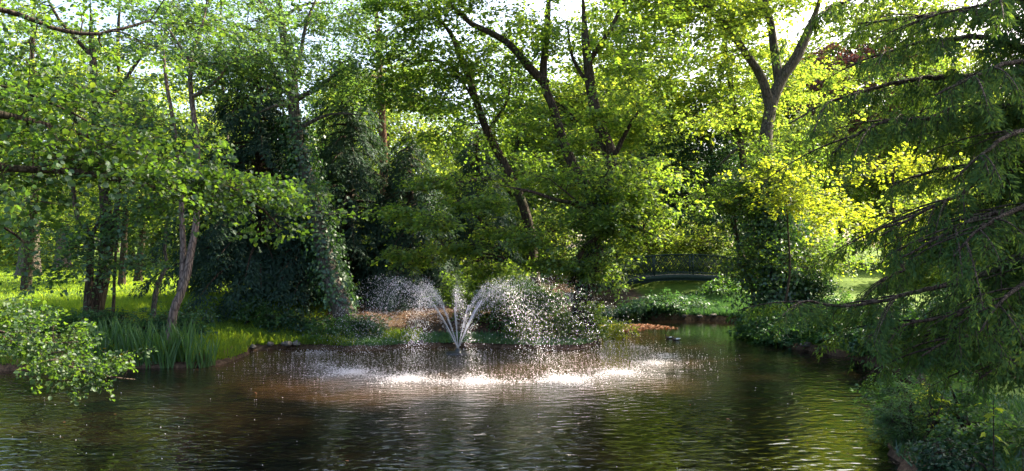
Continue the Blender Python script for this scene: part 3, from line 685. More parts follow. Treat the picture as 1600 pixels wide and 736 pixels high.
# tree leaning left behind it
f = foot(838, 28.5)
limbs = [([f]+PP((830, 380, 28.5), (812, 310, 28.3), (790, 262, 28.1), (762, 212, 27.9), (746, 166, 27.7), (734, 130, 27.6), (713, 72, 27.4), (693, 40, 27.2), (664, 12, 27), (640, -20, 26.8)), 0.25, 0.08),
         (PP((748, 170, 27.7), (715, 120, 27.4), (690, 122, 27.2), (672, 145, 27)), 0.06, 0.02),
         (PP((735, 132, 27.6), (700, 98, 27.3), (660, 95, 27), (630, 105, 26.8)), 0.06, 0.02),
         (PP((760, 208, 27.9), (790, 160, 28.3), (800, 110, 28.6)), 0.08, 0.03),
         (PP((800, 285, 28.2), (760, 280, 27.4), (700, 290, 26.4), (650, 300, 25.6)), 0.09, 0.03)]
root, sk, sr = tree('leaning_maple', 'dark curving trunk leaning left behind the fountain with yellow lit leaves', 'tree', limbs, M['bark'], None, 0.3)
C = np.vstack([blob_points(P(720, 150, 27.6), (2.6, 2.4, 1.8), 52), blob_points(P(800, 240, 28.3), (1.8, 1.6, 0.9), 10), blob_points(P(670, 60, 27), (2.4, 2, 1.4), 26), blob_points(P(650, 120, 27.5), (2.0, 1.8, 1.0), 16), blob_points(P(640, -30, 26.8), (2.0, 1.8, 0.9), 22)])
make_crown(root, C, P(745, 170, 27.7), 6, 20, 0.5, 0.15, 0.8, 0.135, 0.115, M['maple'], sk, sr, M['bark'])
C = np.vstack([plates([(625, 330, 25, 1.1, 12), (680, 345, 24.6, 0.9, 10), (700, 285, 26, 1.0, 10), (650, 400, 25.6, 0.9, 10), (745, 320, 25.4, 1.0, 11), (770, 275, 26.4, 0.9, 8), (720, 385, 25.2, 0.9, 10), (785, 360, 25.8, 0.9, 10), (770, 415, 26.2, 0.9, 9)])])
make_crown(root, C, P(800, 280, 28), 6, 20, 0.35, 0.09, 0.6, 0.115, 0.095, M['beech'], sk, sr, M['bark'], name='lower_foliage')

# tall pale forked tree on the right, its lower trunk wrapped in ivy
f = foot(1214, 28.6)
trunk = [f]+PP((1214, 470, 29), (1213, 400, 29.5), (1204, 320, 30), (1196, 240, 30.6), (1203, 175, 31), (1220, 128, 31.2), (1245, 88, 31.4), (1268, 35, 31.6), (1288, -40, 32))
limbs = [(trunk, 0.40, 0.16),
         (PP((1218, 135, 31.2), (1212, 90, 31.4), (1205, 40, 31.6), (1194, 0, 31.8), (1184, -60, 32)), 0.2, 0.12),
         (PP((1204, 170, 31), (1190, 122, 30.8), (1168, 90, 30.6), (1150, 62, 30.4), (1126, 30, 30.2), (1100, 10, 30), (1055, 0, 29.8), (1010, -8, 29.6)), 0.21, 0.07),
         (PP((1132, 38, 30.3), (1116, 15, 30.5), (1098, -10, 30.8), (1080, -50, 31)), 0.12, 0.07),
         (PP((1197, 225, 30.7), (1170, 225, 31.2), (1145, 240, 31.6), (1120, 262, 32)), 0.12, 0.05),
         (PP((1180, 0, 31.5), (1178, -30, 31.8), (1176, -70, 32)), 0.12, 0.08)]
root, sk, sr = tree('forked_ash', 'tall pale forked tree on the right bank with ivy wrapped lower trunk', 'tree', limbs[:5], M['bark_grey'], None, 0.2)
C = np.vstack([blob_points(P(1100, 40, 30.5), (2.6, 2.2, 1.5), 40), blob_points(P(1140, 180, 31), (1.3, 1.2, 1.0), 12), blob_points(P(1290, 130, 32), (1.6, 1.6, 1.2), 12),
               blob_points(P(1240, 0, 32), (2.4, 2.2, 1.0), 18), blob_points(P(1200, -60, 32), (3.6, 3, 1.5), 60), blob_points(P(1060, -30, 30), (2.4, 2.2, 1.0), 26)])
make_crown(root, C, P(1190, 130, 31), 6, 20, 0.6, 0.18, 0.9, 0.155, 0.125, M['sunny'], sk, sr, M['bark'])
ivy(root, trunk[:5], 0.45, 13000, 0.13, 0.95, 0.02, 0.92)

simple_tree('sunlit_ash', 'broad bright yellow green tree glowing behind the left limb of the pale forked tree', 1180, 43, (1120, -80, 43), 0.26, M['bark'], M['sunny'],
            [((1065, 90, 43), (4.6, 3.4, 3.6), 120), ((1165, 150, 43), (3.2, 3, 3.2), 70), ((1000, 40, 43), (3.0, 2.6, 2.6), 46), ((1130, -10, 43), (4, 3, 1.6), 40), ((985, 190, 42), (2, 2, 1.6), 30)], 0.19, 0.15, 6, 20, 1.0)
# dark evergreens behind the bridge
simple_tree('holly', 'dark dense evergreen holly rising behind the arched bridge', 1168, 45, (1090, 130, 45), 0.25, M['bark'], M['holly'],
            [((1085, 250, 45), (3.0, 2.4, 2.6), 120), ((1040, 300, 45), (2.2, 2, 2.0), 50), ((1130, 310, 45), (2.6, 2, 2.0), 60), ((1080, 180, 45), (1.6, 1.6, 1.4), 26)], 0.16, 0.12, 6, 20, 0.8)
simple_tree('copper_beech', 'purple brown copper beech glimpsed between the forked trunk and the near conifer', 1310, 74, (1310, 60, 74), 0.3, M['bark'], M['copper'],
            [((1310, 190, 74), (5.2, 4.5, 4.6), 130), ((1330, 120, 74), (4, 4, 3), 50)], 0.25, 0.2, 6, 16, 1.2)

for (x, y, h_, r_, zc) in [(17.8, 23.0, 21, 4.2, 15.5), (15.5, 22.8, 22, 3.4, 18.5), (19.5, 19.2, 20, 4.5, 13), (25, 27, 22, 4.5, 15)]:  # unseen trees, added right of the frame to shade the pond
    f = np.array([x, y, gz(x, y)-0.1])
    limbs = [([f, f+[0.1, 0, h_*0.4], f+[-0.1, 0.1, h_*0.75], f+[0, 0, h_]], 0.34, 0.08)]
    for a in (0.3, 1.5, 2.8, 4.0, 5.2):
        limbs.append(([f+[0, 0, zc-4], f+[math.cos(a)*r_*.4, math.sin(a)*r_*.4, zc-2], f+[math.cos(a)*r_*.8, math.sin(a)*r_*.8, zc-0.5]], 0.13, 0.04))
    root, sk, sr = tree('unseen_shade_tree', 'added tree out of view on the right bank, its high crown shading the pond', 'tree', limbs, M['bark'], 'unseen shade trees on the right bank')
    make_crown(root, np.vstack([blob_points((x, y, zc), (r_, r_, 3.2), 70), blob_points((x, y, zc+2), (r_*0.7, r_*0.7, 3), 30)]), f+np.array([0, 0, zc-2]), 6, 14, 0.8, 0.3, 1.2, 0.22, 0.17, M['maple'], sk, sr, M['bark'], rtip=0.015)
# golden leaved tree
root, _ = simple_tree('golden_robinia', 'bright golden yellow leaved young tree in front of the ivy wrapped trunk', 1217, 27.4, (1240, 225, 26.5), 0.05, M['bark'], M['golden'],
            [((1228, 285, 26.4), (0.75, 0.7, 0.8), 22), ((1262, 318, 26.2), (0.8, 0.7, 0.45), 16), ((1300, 335, 26.6), (0.9, 0.7, 0.5), 18)], 0.11, 0.085, 4, 22, 0.5)
simple_tree('yellow_hazel', 'leafy green hazel with yellow tips hanging over the right end of the bridge', 1178, 30, (1150, 290, 30), 0.10, M['bark'], M['maple'],
            [((1135, 312, 29.6), (1.2, 1.0, 0.7), 36), ((1215, 250, 29), (1.3, 1.0, 0.9), 30), ((1172, 400, 29), (0.4, 0.5, 0.9), 16), ((1290, 395, 28), (1.0, 1.0, 0.7), 20)], 0.10, 0.08, 6, 20, 0.6)
simple_tree('golden_maple', 'small yellow lit maple seen through the hanging conifer fronds', 1400, 24, (1400, 230, 24), 0.09, M['bark'], M['golden'],
            [((1405, 262, 24), (0.8, 0.7, 0.35), 16), ((1420, 350, 24), (1.2, 1.0, 0.8), 22)], 0.11, 0.09, 5, 18, 0.5)

# ------------------------------------------------------------------ dark drooping conifers behind the left of the fountain
def conifer(name, label, f, h, rad, z0, nb, mat, bark, L=0.20, W=0.05, k=26, droop=0.5, r0=0.3, up=0.25, top=0.08, step=0.55, seed=None):
    trunk = np.array([f, f+[0.05, 0, h*0.5], f+[0, 0.1, h]])
    limbs = [(list(trunk), r0, 0.04)]
    root, sk, sr = tree(name, label, 'conifer', limbs, bark, None, 0.3)
    O, D, N, E, wood = [], [], [], [], []
    for b in range(nb):
        q = (b+rng.random())/nb; z = z0+(h-z0)*q**1.15
        l = rad*((1-q)**0.75*(1-top)+top)*(0.8+0.35*rng.random()); a = b*2.399+rng.normal()*0.3
        hd = np.array([math.cos(a), math.sin(a), 0])
        s = np.linspace(0, 1, 8)[:, None]
        c = f+np.array([0, 0, z])+hd*l*s+np.array([0, 0, 1.0])*(up*l*s-(up+droop*0.55)*l*s**2.0)
        wood.append(tube(c, np.linspace(0.05+0.012*l, 0.008, 8), 5))
        n = max(3, int(l/step*2)); t = 0.15+0.85*rng.random(n)**0.8
        base = f+np.array([0, 0, z])+hd*l*t[:, None]+np.array([0, 0, 1.0])*(up*l*t-(up+droop*0.55)*l*t**2)[:, None]
        side = np.cross(hd, [0, 0, 1.0])*np.where(rng.random(n) < 0.5, -1, 1)[:, None]
        O.append(base); D.append(hd*0.75+side*(0.35+0.5*rng.random(n))[:, None]+np.array([0, 0, -0.35-droop*0.5])*(0.5+rng.random(n))[:, None]); N.append(np.tile([0, 0, 1.0], (n, 1))+hd*0.3+rng.standard_normal((n, 3))*0.2)
        E.append((0.55+0.5*rng.random(n))*(0.6+0.4*l/rad)*1.0)
    O = np.vstack(O); D = np.vstack(D); N = np.vstack(N); E = np.concatenate(E)
    part('crown', [sprays(O, D, N, E, k, L, W, 0.33, droop, 0.35, thick=0.06)], mat, root, kind='stuff')
    part('branchwork', wood, bark, root, True, kind='stuff')
    return root
def cf(px, Y): f = foot(px, Y); return f
conifer('drooping_yew', 'broad black green yew with drooping fringe, left of the leaning ivy trunk', cf(405, 29), 9.6, 3.9, 1.1, 110, M['conifer'], M['bark'], L=0.17, W=0.048, k=32, step=0.21)
conifer('tall_spruce', 'tall dark spruce directly behind the leaning ivy trunk', cf(545, 31), 10.0, 3.2, 0.8, 104, M['conifer'], M['bark'], L=0.17, W=0.045, k=30, step=0.22)
conifer('shady_hemlock', 'dark hemlock filling the gap behind the left fountain plume', cf(640, 30.5), 7.0, 2.7, 0.4, 84, M['conifer'], M['bark'], L=0.16, W=0.045, k=30, step=0.21)
conifer('small_spruce', 'small dark spruce at the foot of the conifers, left of the ivy trunk base', cf(478, 27.4), 4.0, 1.7, 1.0, 44, M['conifer'], M['bark'], L=0.14, W=0.04, k=34, step=0.18, r0=0.12)
conifer('corner_fir', 'dark fir in the shade between the fountain plumes and the lamp', cf(745, 33), 7.6, 2.5, 0.5, 70, M['conifer'], M['bark'], L=0.18, W=0.05, k=34, step=0.23)

# ------------------------------------------------------------------ the near conifer that hangs in from the right
TX = np.array([7.3, 9.9])
f = np.array([TX[0], TX[1], gz(*TX)-0.1])
trunk = [f, f+[-0.1, 0, 2], f+[0, 0.1, 5], f+[0.1, 0.1, 9]]
root, sk, sr = tree('near_hemlock', 'huge dark green conifer filling the right side with hanging fronds over the water', 'conifer', [(trunk, 0.34, 0.18)], M['bark'], None, 0.35)
def tz(z): return np.array([TX[0], TX[1], z])
boughs = [
    ([(1500, -40, 9.6), (1380, -10, 9.3), (1290, 20, 9.2)], 5.8), ([(1540, 20, 10), (1430, 30, 10.4), (1340, 40, 10.8)], 5.7),
    ([(1560, 60, 9.4), (1450, 66, 9.0), (1370, 84, 8.8)], 5.2), ([(1540, 120, 9.8), (1450, 118, 9.5), (1370, 136, 9.3), (1290, 160, 9.1), (1232, 188, 9.0)], 5.0),
    ([(1520, 160, 9.0), (1440, 180, 8.6)], 4.8), ([(1560, 195, 9.7), (1480, 192, 9.4), (1400, 192, 9.2), (1340, 215, 9.1), (1300, 245, 9.0)], 4.5),
    ([(1560, 250, 10), (1470, 262, 10.2), (1390, 285, 10.4)], 4.2), ([(1550, 275, 9.5), (1500, 303, 9.3), (1440, 330, 9.2), (1375, 368, 9.1)], 4.0),
    ([(1540, 340, 8.8), (1470, 372, 8.5), (1410, 405, 8.4)], 3.7), ([(1560, 380, 10), (1490, 392, 10.2), (1420, 420, 10.3), (1370, 440, 10.4)], 3.5),
    ([(1560, 425, 9.6), (1500, 442, 9.4), (1420, 462, 9.2), (1330, 482, 9.1), (1240, 476, 9.0)], 3.2), ([(1570, 470, 9.2), (1500, 488, 9.0), (1420, 505, 8.9), (1350, 525, 8.9)], 2.9),
    ([(1560, 505, 9.8), (1480, 520, 9.9), (1400, 540, 10)], 2.7), ([(1560, 520, 9.0), (1490, 535, 8.7), (1440, 560, 8.6)], 2.5),
    ([(1580, 330, 8.6), (1530, 360, 8.2), (1490, 400, 8.0)], 3.8), ([(1590, 210, 8.5), (1540, 240, 8.1), (1490, 280, 7.9)], 4.6), ([(1590, 90, 8.6), (1530, 110, 8.2), (1460, 140, 8.0)], 5.4),
    ([(1600, 0, 8.6), (1540, 10, 8.3), (1470, 20, 8.1)], 5.9), ([(1600, 440, 8.6), (1560, 470, 8.2), (1530, 510, 8.0)], 3.1), ([(1600, 560, 9), (1560, 575, 8.8), (1530, 590, 8.7)], 2.3)]
O, D, N, E, wood = [], [], [], [], []
def hang(c, dens, out):
    n = int(len(c)*dens); i = np.clip((len(c)-1)*(0.10+0.9*rng.random(n)), 0, len(c)-1).astype(int)
    t = unit(np.gradient(c, axis=0))[i]
    side = unit(np.cross(t, [0, 0, 1.0]))*np.where(rng.random(n) < 0.5, -1, 1)[:, None]
    O.append(c[i]+rng.standard_normal((n, 3))*0.025)
    u = rng.random(n)[:, None]
    D.append(t*0.55+side*(0.25+0.75*u)+np.array([0, 0, -1.0])*(0.30+0.75*rng.random((n, 1))))
    N.append(np.tile([0, 0, 1.0], (n, 1))+t*0.6+rng.standard_normal((n, 3))*0.25)
    E.append(out*(0.55+0.75*rng.random(n)))
for pts, z in boughs:
    c = resample([tz(z)]+PP(*pts), 0.05)
    c[:, 2] += np.cumsum(rng.standard_normal(len(c))*0.004)
    b = tube(c, np.linspace(0.055, 0.010, len(c)), 6, 0.08)
    part('bough', [b], M['bark'], root, True)
    hang(c, 1.05, 0.28)
    for s in range(9):
        j = int(len(c)*(0.2+0.75*rng.random())); t = unit((c[min(j+1, len(c)-1)]-c[j-1])[None])[0]
        sd = np.cross(t, [0, 0, 1.0])*(1 if s % 2 else -1); l = 0.5+0.7*rng.random()
        q = np.linspace(0, 1, max(6, int(l/0.05)))[:, None]
        cc = c[j]+(t*0.75+sd*0.7)*l*q+np.array([0, 0, 1.0])*(0.10*l*q-0.27*l*q**2)
        wood.append(tube(cc, np.linspace(0.014, 0.004, len(cc)), 4)); hang(cc, 0.62, 0.20)
for bz in np.linspace(2.4, 8.2, 22):        # boughs on the sides away from the water
    a = rng.uniform(-1.2, 1.9); l = rng.uniform(1.6, 2.9); q = np.linspace(0, 1, 40)[:, None]
    c = tz(bz)+np.array([math.cos(a), math.sin(a), 0])*l*q+np.array([0, 0, 1.0])*(0.15*l*q-0.45*l*q**2)
    wood.append(tube(c, np.linspace(0.045, 0.008, 40), 5)); hang(c, 1.4, 0.5)
for bz in np.linspace(2.0, 7.6, 40):         # inner boughs on the water side
    a = math.pi+rng.uniform(-0.9, 0.9); l = rng.uniform(1.0, 2.0); q = np.linspace(0, 1, 36)[:, None]
    c = tz(bz)+np.array([math.cos(a), math.sin(a), 0])*l*q+np.array([0, 0, 1.0])*(0.15*l*q-0.40*l*q**2)
    wood.append(tube(c, np.linspace(0.035, 0.007, 36), 5)); hang(c, 1.5, 0.36)
O = np.vstack(O); D = np.vstack(D); N = np.vstack(N); E = np.concatenate(E)
E = E*0.85
part('crown', [sprays(O, D, N, E, 27, 0.064, 0.017, 0.36, 0.55, 0.4, thick=0.05)], M['hemlock'], root, kind='stuff')
wood.append(prisms(O, O+unit(D)*E[:, None]*0.8-np.array([0, 0, 0.35])*E[:, None], 0.004, 0.002))
part('branchwork', wood, M['bark'], root, True, kind='stuff')
print('near conifer sprays', len(O))

# ------------------------------------------------------------------ near alder reaching in from the left
f = np.array([-9.6, 8.6, gz(-9.6, 8.6)-0.1])
T = lambda z: np.array([-9.5, 8.5, z])
bl = [([T(5.2)]+PP((-120, 10, 8.3), (0, 18, 8.6), (60, 38, 8.8), (108, 54, 9), (160, 58, 9.2), (240, 40, 9.6)), 0.07, 0.015),
      ([T(4.4)]+PP((-120, 165, 7.9), (0, 173, 8.1), (50, 184, 8.3), (92, 196, 8.5), (135, 208, 8.7), (175, 224, 8.9), (235, 240, 9.2)), 0.085, 0.02),
      ([T(4.0)]+PP((-120, 120, 8.4), (0, 135, 8.5), (60, 155, 8.7), (130, 185, 9)), 0.05, 0.012),
      ([T(3.6)]+PP((-100, 262, 7.7), (0, 264, 7.9), (70, 268, 8.1), (130, 270, 8.3), (190, 280, 8.5), (250, 295, 8.8), (310, 304, 9.1), (350, 306, 9.3), (390, 314, 9.5), (425, 332, 9.7), (450, 360, 9.9)), 0.085, 0.012),
      ([T(3.2)]+PP((-100, 320, 8.4), (0, 350, 8.6), (40, 380, 8.8)), 0.05, 0.012),
      ([T(2.4)]+PP((-160, 490, 10.5), (-40, 510, 11), (30, 545, 11.6), (90, 572, 12.2), (150, 592, 12.8), (204, 599, 13.2)), 0.055, 0.012),
      ([T(2.5)]+PP((-140, 500, 10), (-20, 520, 10.6), (60, 543, 11.3), (120, 545, 11.8)), 0.045, 0.010)]
trunk = [f, T(2.5), T(4.5)+[0.1, 0, 0], T(7)+[0.3, 0.2, 0], T(9)+[0.4, 0.4, 0]]
root = thing('overhanging_alder', 'near alder reaching in from the left with long leafy boughs over the water', 'tree', f)
c0 = resample(trunk, 0.3); part('trunk', [tube(c0, np.linspace(0.3, 0.16, len(c0)), 12, 0.05)], M['bark'], root, True)
LD = [(22, 0.42, 0.26), (50, 0.36, 0.18), (20, 0.34, 0.20), (132, 0.28, 0.14), (14, 0.4, 0.2), (50, 0.32, 0.10), (28, 0.34, 0.12)]
big, allch, twig = [], [], []
bobs = []
for (pts, r0, r1), (nc, sh, sz) in zip(bl, LD):
    c = resample(pts, 0.15); c = c+np.cumsum(rng.standard_normal(c.shape)*0.008, 0)*np.linspace(0, 1, len(c))[:, None]
    rr = np.linspace(r0, r1, len(c))
    bob = part('bough', [tube(c, rr, 8, 0.06)], M['bark'], root, True); bobs.append(bob)
    C = line_points(pts, nc, sh, sz, 0.30, 0.10)+np.array([0, 0.14, 0])
    twig += grow(c, rr, C, 0.005, 0.05)
    m = 5; O = np.repeat(C, m, 0)+rng.standard_normal((nc*m, 3))*np.array([0.15, 0.15, 0.06])
    ax = c[np.argmin(((C[:, None]-c[None])**2).sum(-1), 1)]
    D = np.repeat(unit(C-ax), m, 0)*0.5+rng.standard_normal((nc*m, 3))*np.array([0.6, 0.6, 0.25])+np.array([0.35, 0.1, 0])
    N = np.array([0, 0, 1.0])+rng.standard_normal((nc*m, 3))*0.3
    V, F = sprays(O, D, N, 0.32, 13, 0.062, 0.056, 0.5, 0.25, 0.75, 'round')
    twig.append(prisms(np.repeat(C, m, 0), O+unit(D)*0.28, 0.0035, 0.002))
    big.append((V, bob, r0, len(V)//6))
# the 300 leaves nearest the camera are leaves of their own, the others one mass per crown
allV = np.concatenate([b[0].reshape(-1, 6, 3) for b in big]); own = np.concatenate([np.full(b[3], i) for i, b in enumerate(big)])
ctr = allV.mean(1); pxs = CX+FPX*ctr[:, 0]/ctr[:, 1]; pys = HY-FPX*(ctr[:, 2]-EYE)/ctr[:, 1]
vis = (pxs > 4) & (pxs < 700) & (pys > 4)
order = np.argsort(np.where(vis, ctr[:, 1], 1e6))[:300]
sel = np.zeros(len(allV), bool); sel[order] = True
rest = allV[~sel]; ii = np.arange(len(rest))[:, None]*6
part('crown', [(rest.reshape(-1, 3), np.concatenate([ii+np.array([[0, 1, 2, 3]]), ii+np.array([[0, 3, 4, 5]])]))], M['alder'], root, kind='stuff')
part('branchwork', twig, M['bark'], root, True, kind='stuff')
# one leaf blade, shared: toothed oval with a raised midrib fold and a short stalk
th = np.array([0.0, 0.10, 0.24, 0.40, 0.58, 0.76, 0.90]); wv = np.array([0.10, 0.30, 0.44, 0.50, 0.47, 0.35, 0.17])
lv = [(0, 0, -0.02)]; mids = [(0, t, -0.10*t*t) for t in th]; lf = [(-w, t+0.02*(k % 2), 0.14*w-0.10*t*t) for k, (t, w) in enumerate(zip(th, wv))]; rt = [(w, t+0.02*((k+1) % 2), 0.14*w-0.10*t*t) for k, (t, w) in enumerate(zip(th, wv))]
lv = np.array(mids+lf+rt+[(0, 0.98, -0.11)]); fs = []
for k in range(6): fs += [[k, k+1, 8+k, 7+k], [k+1, k, 14+k, 15+k]]
leaf_me = raw_mesh('leaf', [(lv, np.array(fs)), (np.array([(0, 0.90, -0.081), (-0.17, 0.90, -0.06), (0, 1.0, -0.11), (0.17, 0.92, -0.06)]), np.array([[0, 2, 1, 1][:3], [0, 3, 2]]))], M['alder'])
from mathutils import Matrix
for q in order:
    v = allV[q]; b = v[0]; tip = v[3]; L = np.linalg.norm(tip-b); y = (tip-b)/L; s = v[2]-v[4]; s = s-y*(s@y); W = np.linalg.norm(s); x = s/W; z = np.cross(x, y)
    o = link('leaf', leaf_me, bobs[own[q]])
    wl = b-np.array(root.location)
    mtx = Matrix(((x[0]*W, y[0]*L, z[0]*L, wl[0]), (x[1]*W, y[1]*L, z[1]*L, wl[1]), (x[2]*W, y[2]*L, z[2]*L, wl[2]), (0, 0, 0, 1)))
    o.matrix_local = mtx

# ------------------------------------------------------------------ shrubs and bank plants
def shrub(name, label, f, blobs, mat, L, W, m=5, k=18, ell=0.45, droop=0.25, group=None, cat='shrub', stems=5, sh=0.2, sz=0.09, tilt=0.45):
    f = np.asarray(f, float); root = thing(name, label, cat, f, group)
    C = np.vstack([blob_points(f+np.array(c), r, n, 0.45) for c, r, n in blobs]); C[:, 2] = np.maximum(C[:, 2], f[2]+0.08)
    ch, sk, sr = [], [], []
    for s in range(stems):
        t = C[rng.integers(len(C))]; c = resample([f+rng.standard_normal(3)*[0.12, 0.12, 0], f*0.5+t*0.5+[0, 0, 0.15], t], 0.15)
        r = np.linspace(0.035, 0.010, len(c)); ch.append(tube(c, r, 5)); sk.append(c); sr.append(r)
    part('stem', ch, M['bark'], root, True)
    make_crown(root, C, f, m, k, sh, sz, ell, L, W, mat, np.vstack(sk), np.concatenate(sr), M['bark'], name='foliage', droop=droop, rtip=0.005, tilt=tilt)
    return root
shrub('bank_elder', 'leafy shrub glowing yellow green at the water edge below the central trunk', foot(838, 24.9), [((0, 0, 0.45), (0.75, 0.5, 0.4), 36), ((0.9, 0.1, 0.5), (0.7, 0.5, 0.5), 34)], M['maple'], 0.085, 0.07)
shrub('bank_dogwood', 'bushy dark green shrub behind the right fountain plume', foot(800, 25.9), [((0, 0, 1.0), (1.0, 0.6, 0.9), 70), ((0.9, 0, 0.9), (0.8, 0.5, 0.7), 40)], M['shrub'], 0.085, 0.065, sh=0.25)
shrub('sunlit_hazel', 'bush with yellow lit top behind the middle fountain plumes', foot(765, 27.2), [((0, 0, 1.2), (1.6, 0.8, 0.7), 70), ((0.3, 0, 0.7), (1.4, 0.8, 0.7), 50)], M['maple'], 0.09, 0.075, sh=0.3)
shrub('trunk_foot_shrub', 'small bright shrub climbing the right foot of the central trunk', foot(925, 25.0, 0.0), [((0, 0, 0.35), (0.32, 0.3, 0.45), 24), ((0.05, 0, 0.9), (0.2, 0.2, 0.4), 12)], M['maple'], 0.075, 0.062, ell=0.3)
shrub('yellow_spray_hazel', 'small hazel with one bright yellow spray right of the central trunk', foot(985, 27.2), [((-0.6, 0, 1.15), (0.7, 0.4, 0.25), 20)], M['golden'], 0.09, 0.08, ell=0.4)
shrub('dark_thicket', 'dark shaded thicket on the far bank under the left end of the bridge', foot(1000, 37), [((-0.8, 0, 0.35), (1.7, 0.8, 0.45), 60)], M['holly'], 0.13, 0.09, ell=0.5)
shrub('layered_laurel', 'fresh green layered shrub under the middle of the bridge', foot(1050, 36.0), [((0, 0, 0.42), (1.8, 0.9, 0.30), 90), ((0.3, 0, 0.25), (1.6, 0.9, 0.25), 50)], M['laurel'], 0.15, 0.07, m=6, ell=0.6, sh=0.35, sz=0.06, tilt=0.3, droop=0.3)
shrub('bridge_end_bush', 'dark bush below the right end of the bridge', foot(1130, 37.5), [((0, 0, 0.5), (0.9, 0.7, 0.5), 40)], M['shrub'], 0.12, 0.09, ell=0.5)
for i, (px, Y, w, hh, n, lab, mt) in enumerate([
        (1205, 27.2, 1.1, 0.8, 80, 'low leafy shrub with one pale sprig at the corner of the right bank', 'shrub'),
        (1245, 25.2, 1.0, 0.7, 80, 'fresh green shrub over dark stones on the right bank', 'laurel'),
        (1320, 23.5, 1.1, 1.1, 90, 'green shrub on the right bank behind the lowest hanging frond', 'shrub'),
        (1390, 21.0, 1.1, 1.3, 90, 'tall green shrub behind the middle of the hanging conifer', 'laurel'),
        (1470, 19.0, 1.1, 1.4, 90, 'large shaded shrub far inside the right bank', 'shrub'),
        (1270, 28.5, 1.0, 1.7, 90, 'dark shrub right beside the ivy wrapped trunk', 'holly'),
        (1560, 17.5, 1.2, 1.6, 90, 'shaded shrub at the right edge behind the conifer trunk', 'laurel')]):
    shrub('bank_shrub', lab, foot(px, Y), [((0, 0, hh*0.6), (w, 0.8, hh*0.65), n)], M[mt], 0.10, 0.08, m=5, k=20, ell=0.42, sh=0.25)
shrub('trunk_base_fern', 'bright green leafy plant just right of the leaning trunk base', foot(572, 24.9, 0), [((0, 0, 0.3), (0.45, 0.35, 0.28), 30)], M['laurel'], 0.09, 0.05, ell=0.3, cat='plant')
shrub('trunk_base_bramble', 'low bramble in front of the leaning trunk base', foot(520, 24.6, 0), [((0, 0, 0.35), (0.7, 0.4, 0.3), 34)], M['shrub'], 0.08, 0.06, ell=0.3)
shrub('bank_willowherb', 'tall leafy willowherb stand behind the irises', foot(225, 21.6, 0), [((-0.6, 0, 0.55), (1.0, 0.5, 0.45), 60), ((0.8, 0, 0.5), (0.9, 0.5, 0.4), 50)], M['laurel'], 0.10, 0.035, ell=0.35, cat='plant')
shrub('bank_bramble', 'bramble tangle on the bank left of the irises', foot(75, 21.4, 0), [((0, 0, 0.4), (1.3, 0.6, 0.4), 50)], M['shrub'], 0.08, 0.06, ell=0.35)
shrub('slope_bramble', 'dim bramble low on the shaded slope beneath the drooping yew', foot(385, 25.6, 0), [((0, 0, 0.3), (1.5, 0.6, 0.35), 50)], M['shrub'], 0.08, 0.06, ell=0.35)
shrub('slope_ivy', 'low ivy cover on the shaded slope left of the leaning trunk', foot(460, 25.6, 0), [((0, 0, 0.2), (1.5, 0.7, 0.25), 40)], M['holly'], 0.08, 0.065, ell=0.35)
# near right bank
shrub('near_horsetail', 'soft bright green feathery clump at the near right water edge', (6.0, 11.6, gz(6.0, 11.6)), [((-0.1, 0, 0.3), (0.34, 0.32, 0.34), 56)], M['shrub'], 0.075, 0.010, m=6, k=26, ell=0.22, cat='plant', tilt=0.9, sh=0.06)
shrub('near_bramble', 'low dark bramble on the near right bank below the conifer', (6.45, 10.6, gz(6.45, 10.6)), [((0, 0, 0.22), (0.55, 0.45, 0.24), 46)], M['shrub'], 0.055, 0.042, m=5, k=14, ell=0.18, sh=0.07, sz=0.04)
shrub('near_nettle', 'leafy weeds in the gloom beside the conifer trunk', (6.7, 11.4, gz(6.7, 11.4)), [((0, 0, 0.5), (0.5, 0.4, 0.5), 40)], M['shrub'], 0.06, 0.04, m=5, k=14, ell=0.2, sh=0.08, sz=0.05)
shrub('yellow_weed', 'yellow tipped weeds between the feathery clump and the bramble', (6.2, 11.3, gz(6.2, 11.3)), [((0, 0, 0.45), (0.2, 0.2, 0.3), 12)], M['golden'], 0.05, 0.035, m=3, k=8, ell=0.15, sh=0.05, sz=0.05, cat='plant')

shrub('overhanging_bramble', 'dark bramble hanging over the water at the bottom right edge', (5.75, 9.7, gz(5.75, 9.7)), [((-0.15, 0, 0.18), (0.4, 0.5, 0.22), 40)], M['holly'], 0.055, 0.045, m=5, k=14, ell=0.2, sh=0.07, sz=0.05, droop=0.5)
shrub('waterside_willowherb', 'leafy green stems at the near right water edge beyond the feathery clump', (6.7, 13.2, gz(6.7, 13.2)), [((0, 0, 0.4), (0.5, 0.45, 0.38), 44)], M['shrub'], 0.07, 0.03, m=5, k=16, ell=0.24, sh=0.08, sz=0.06, cat='plant')
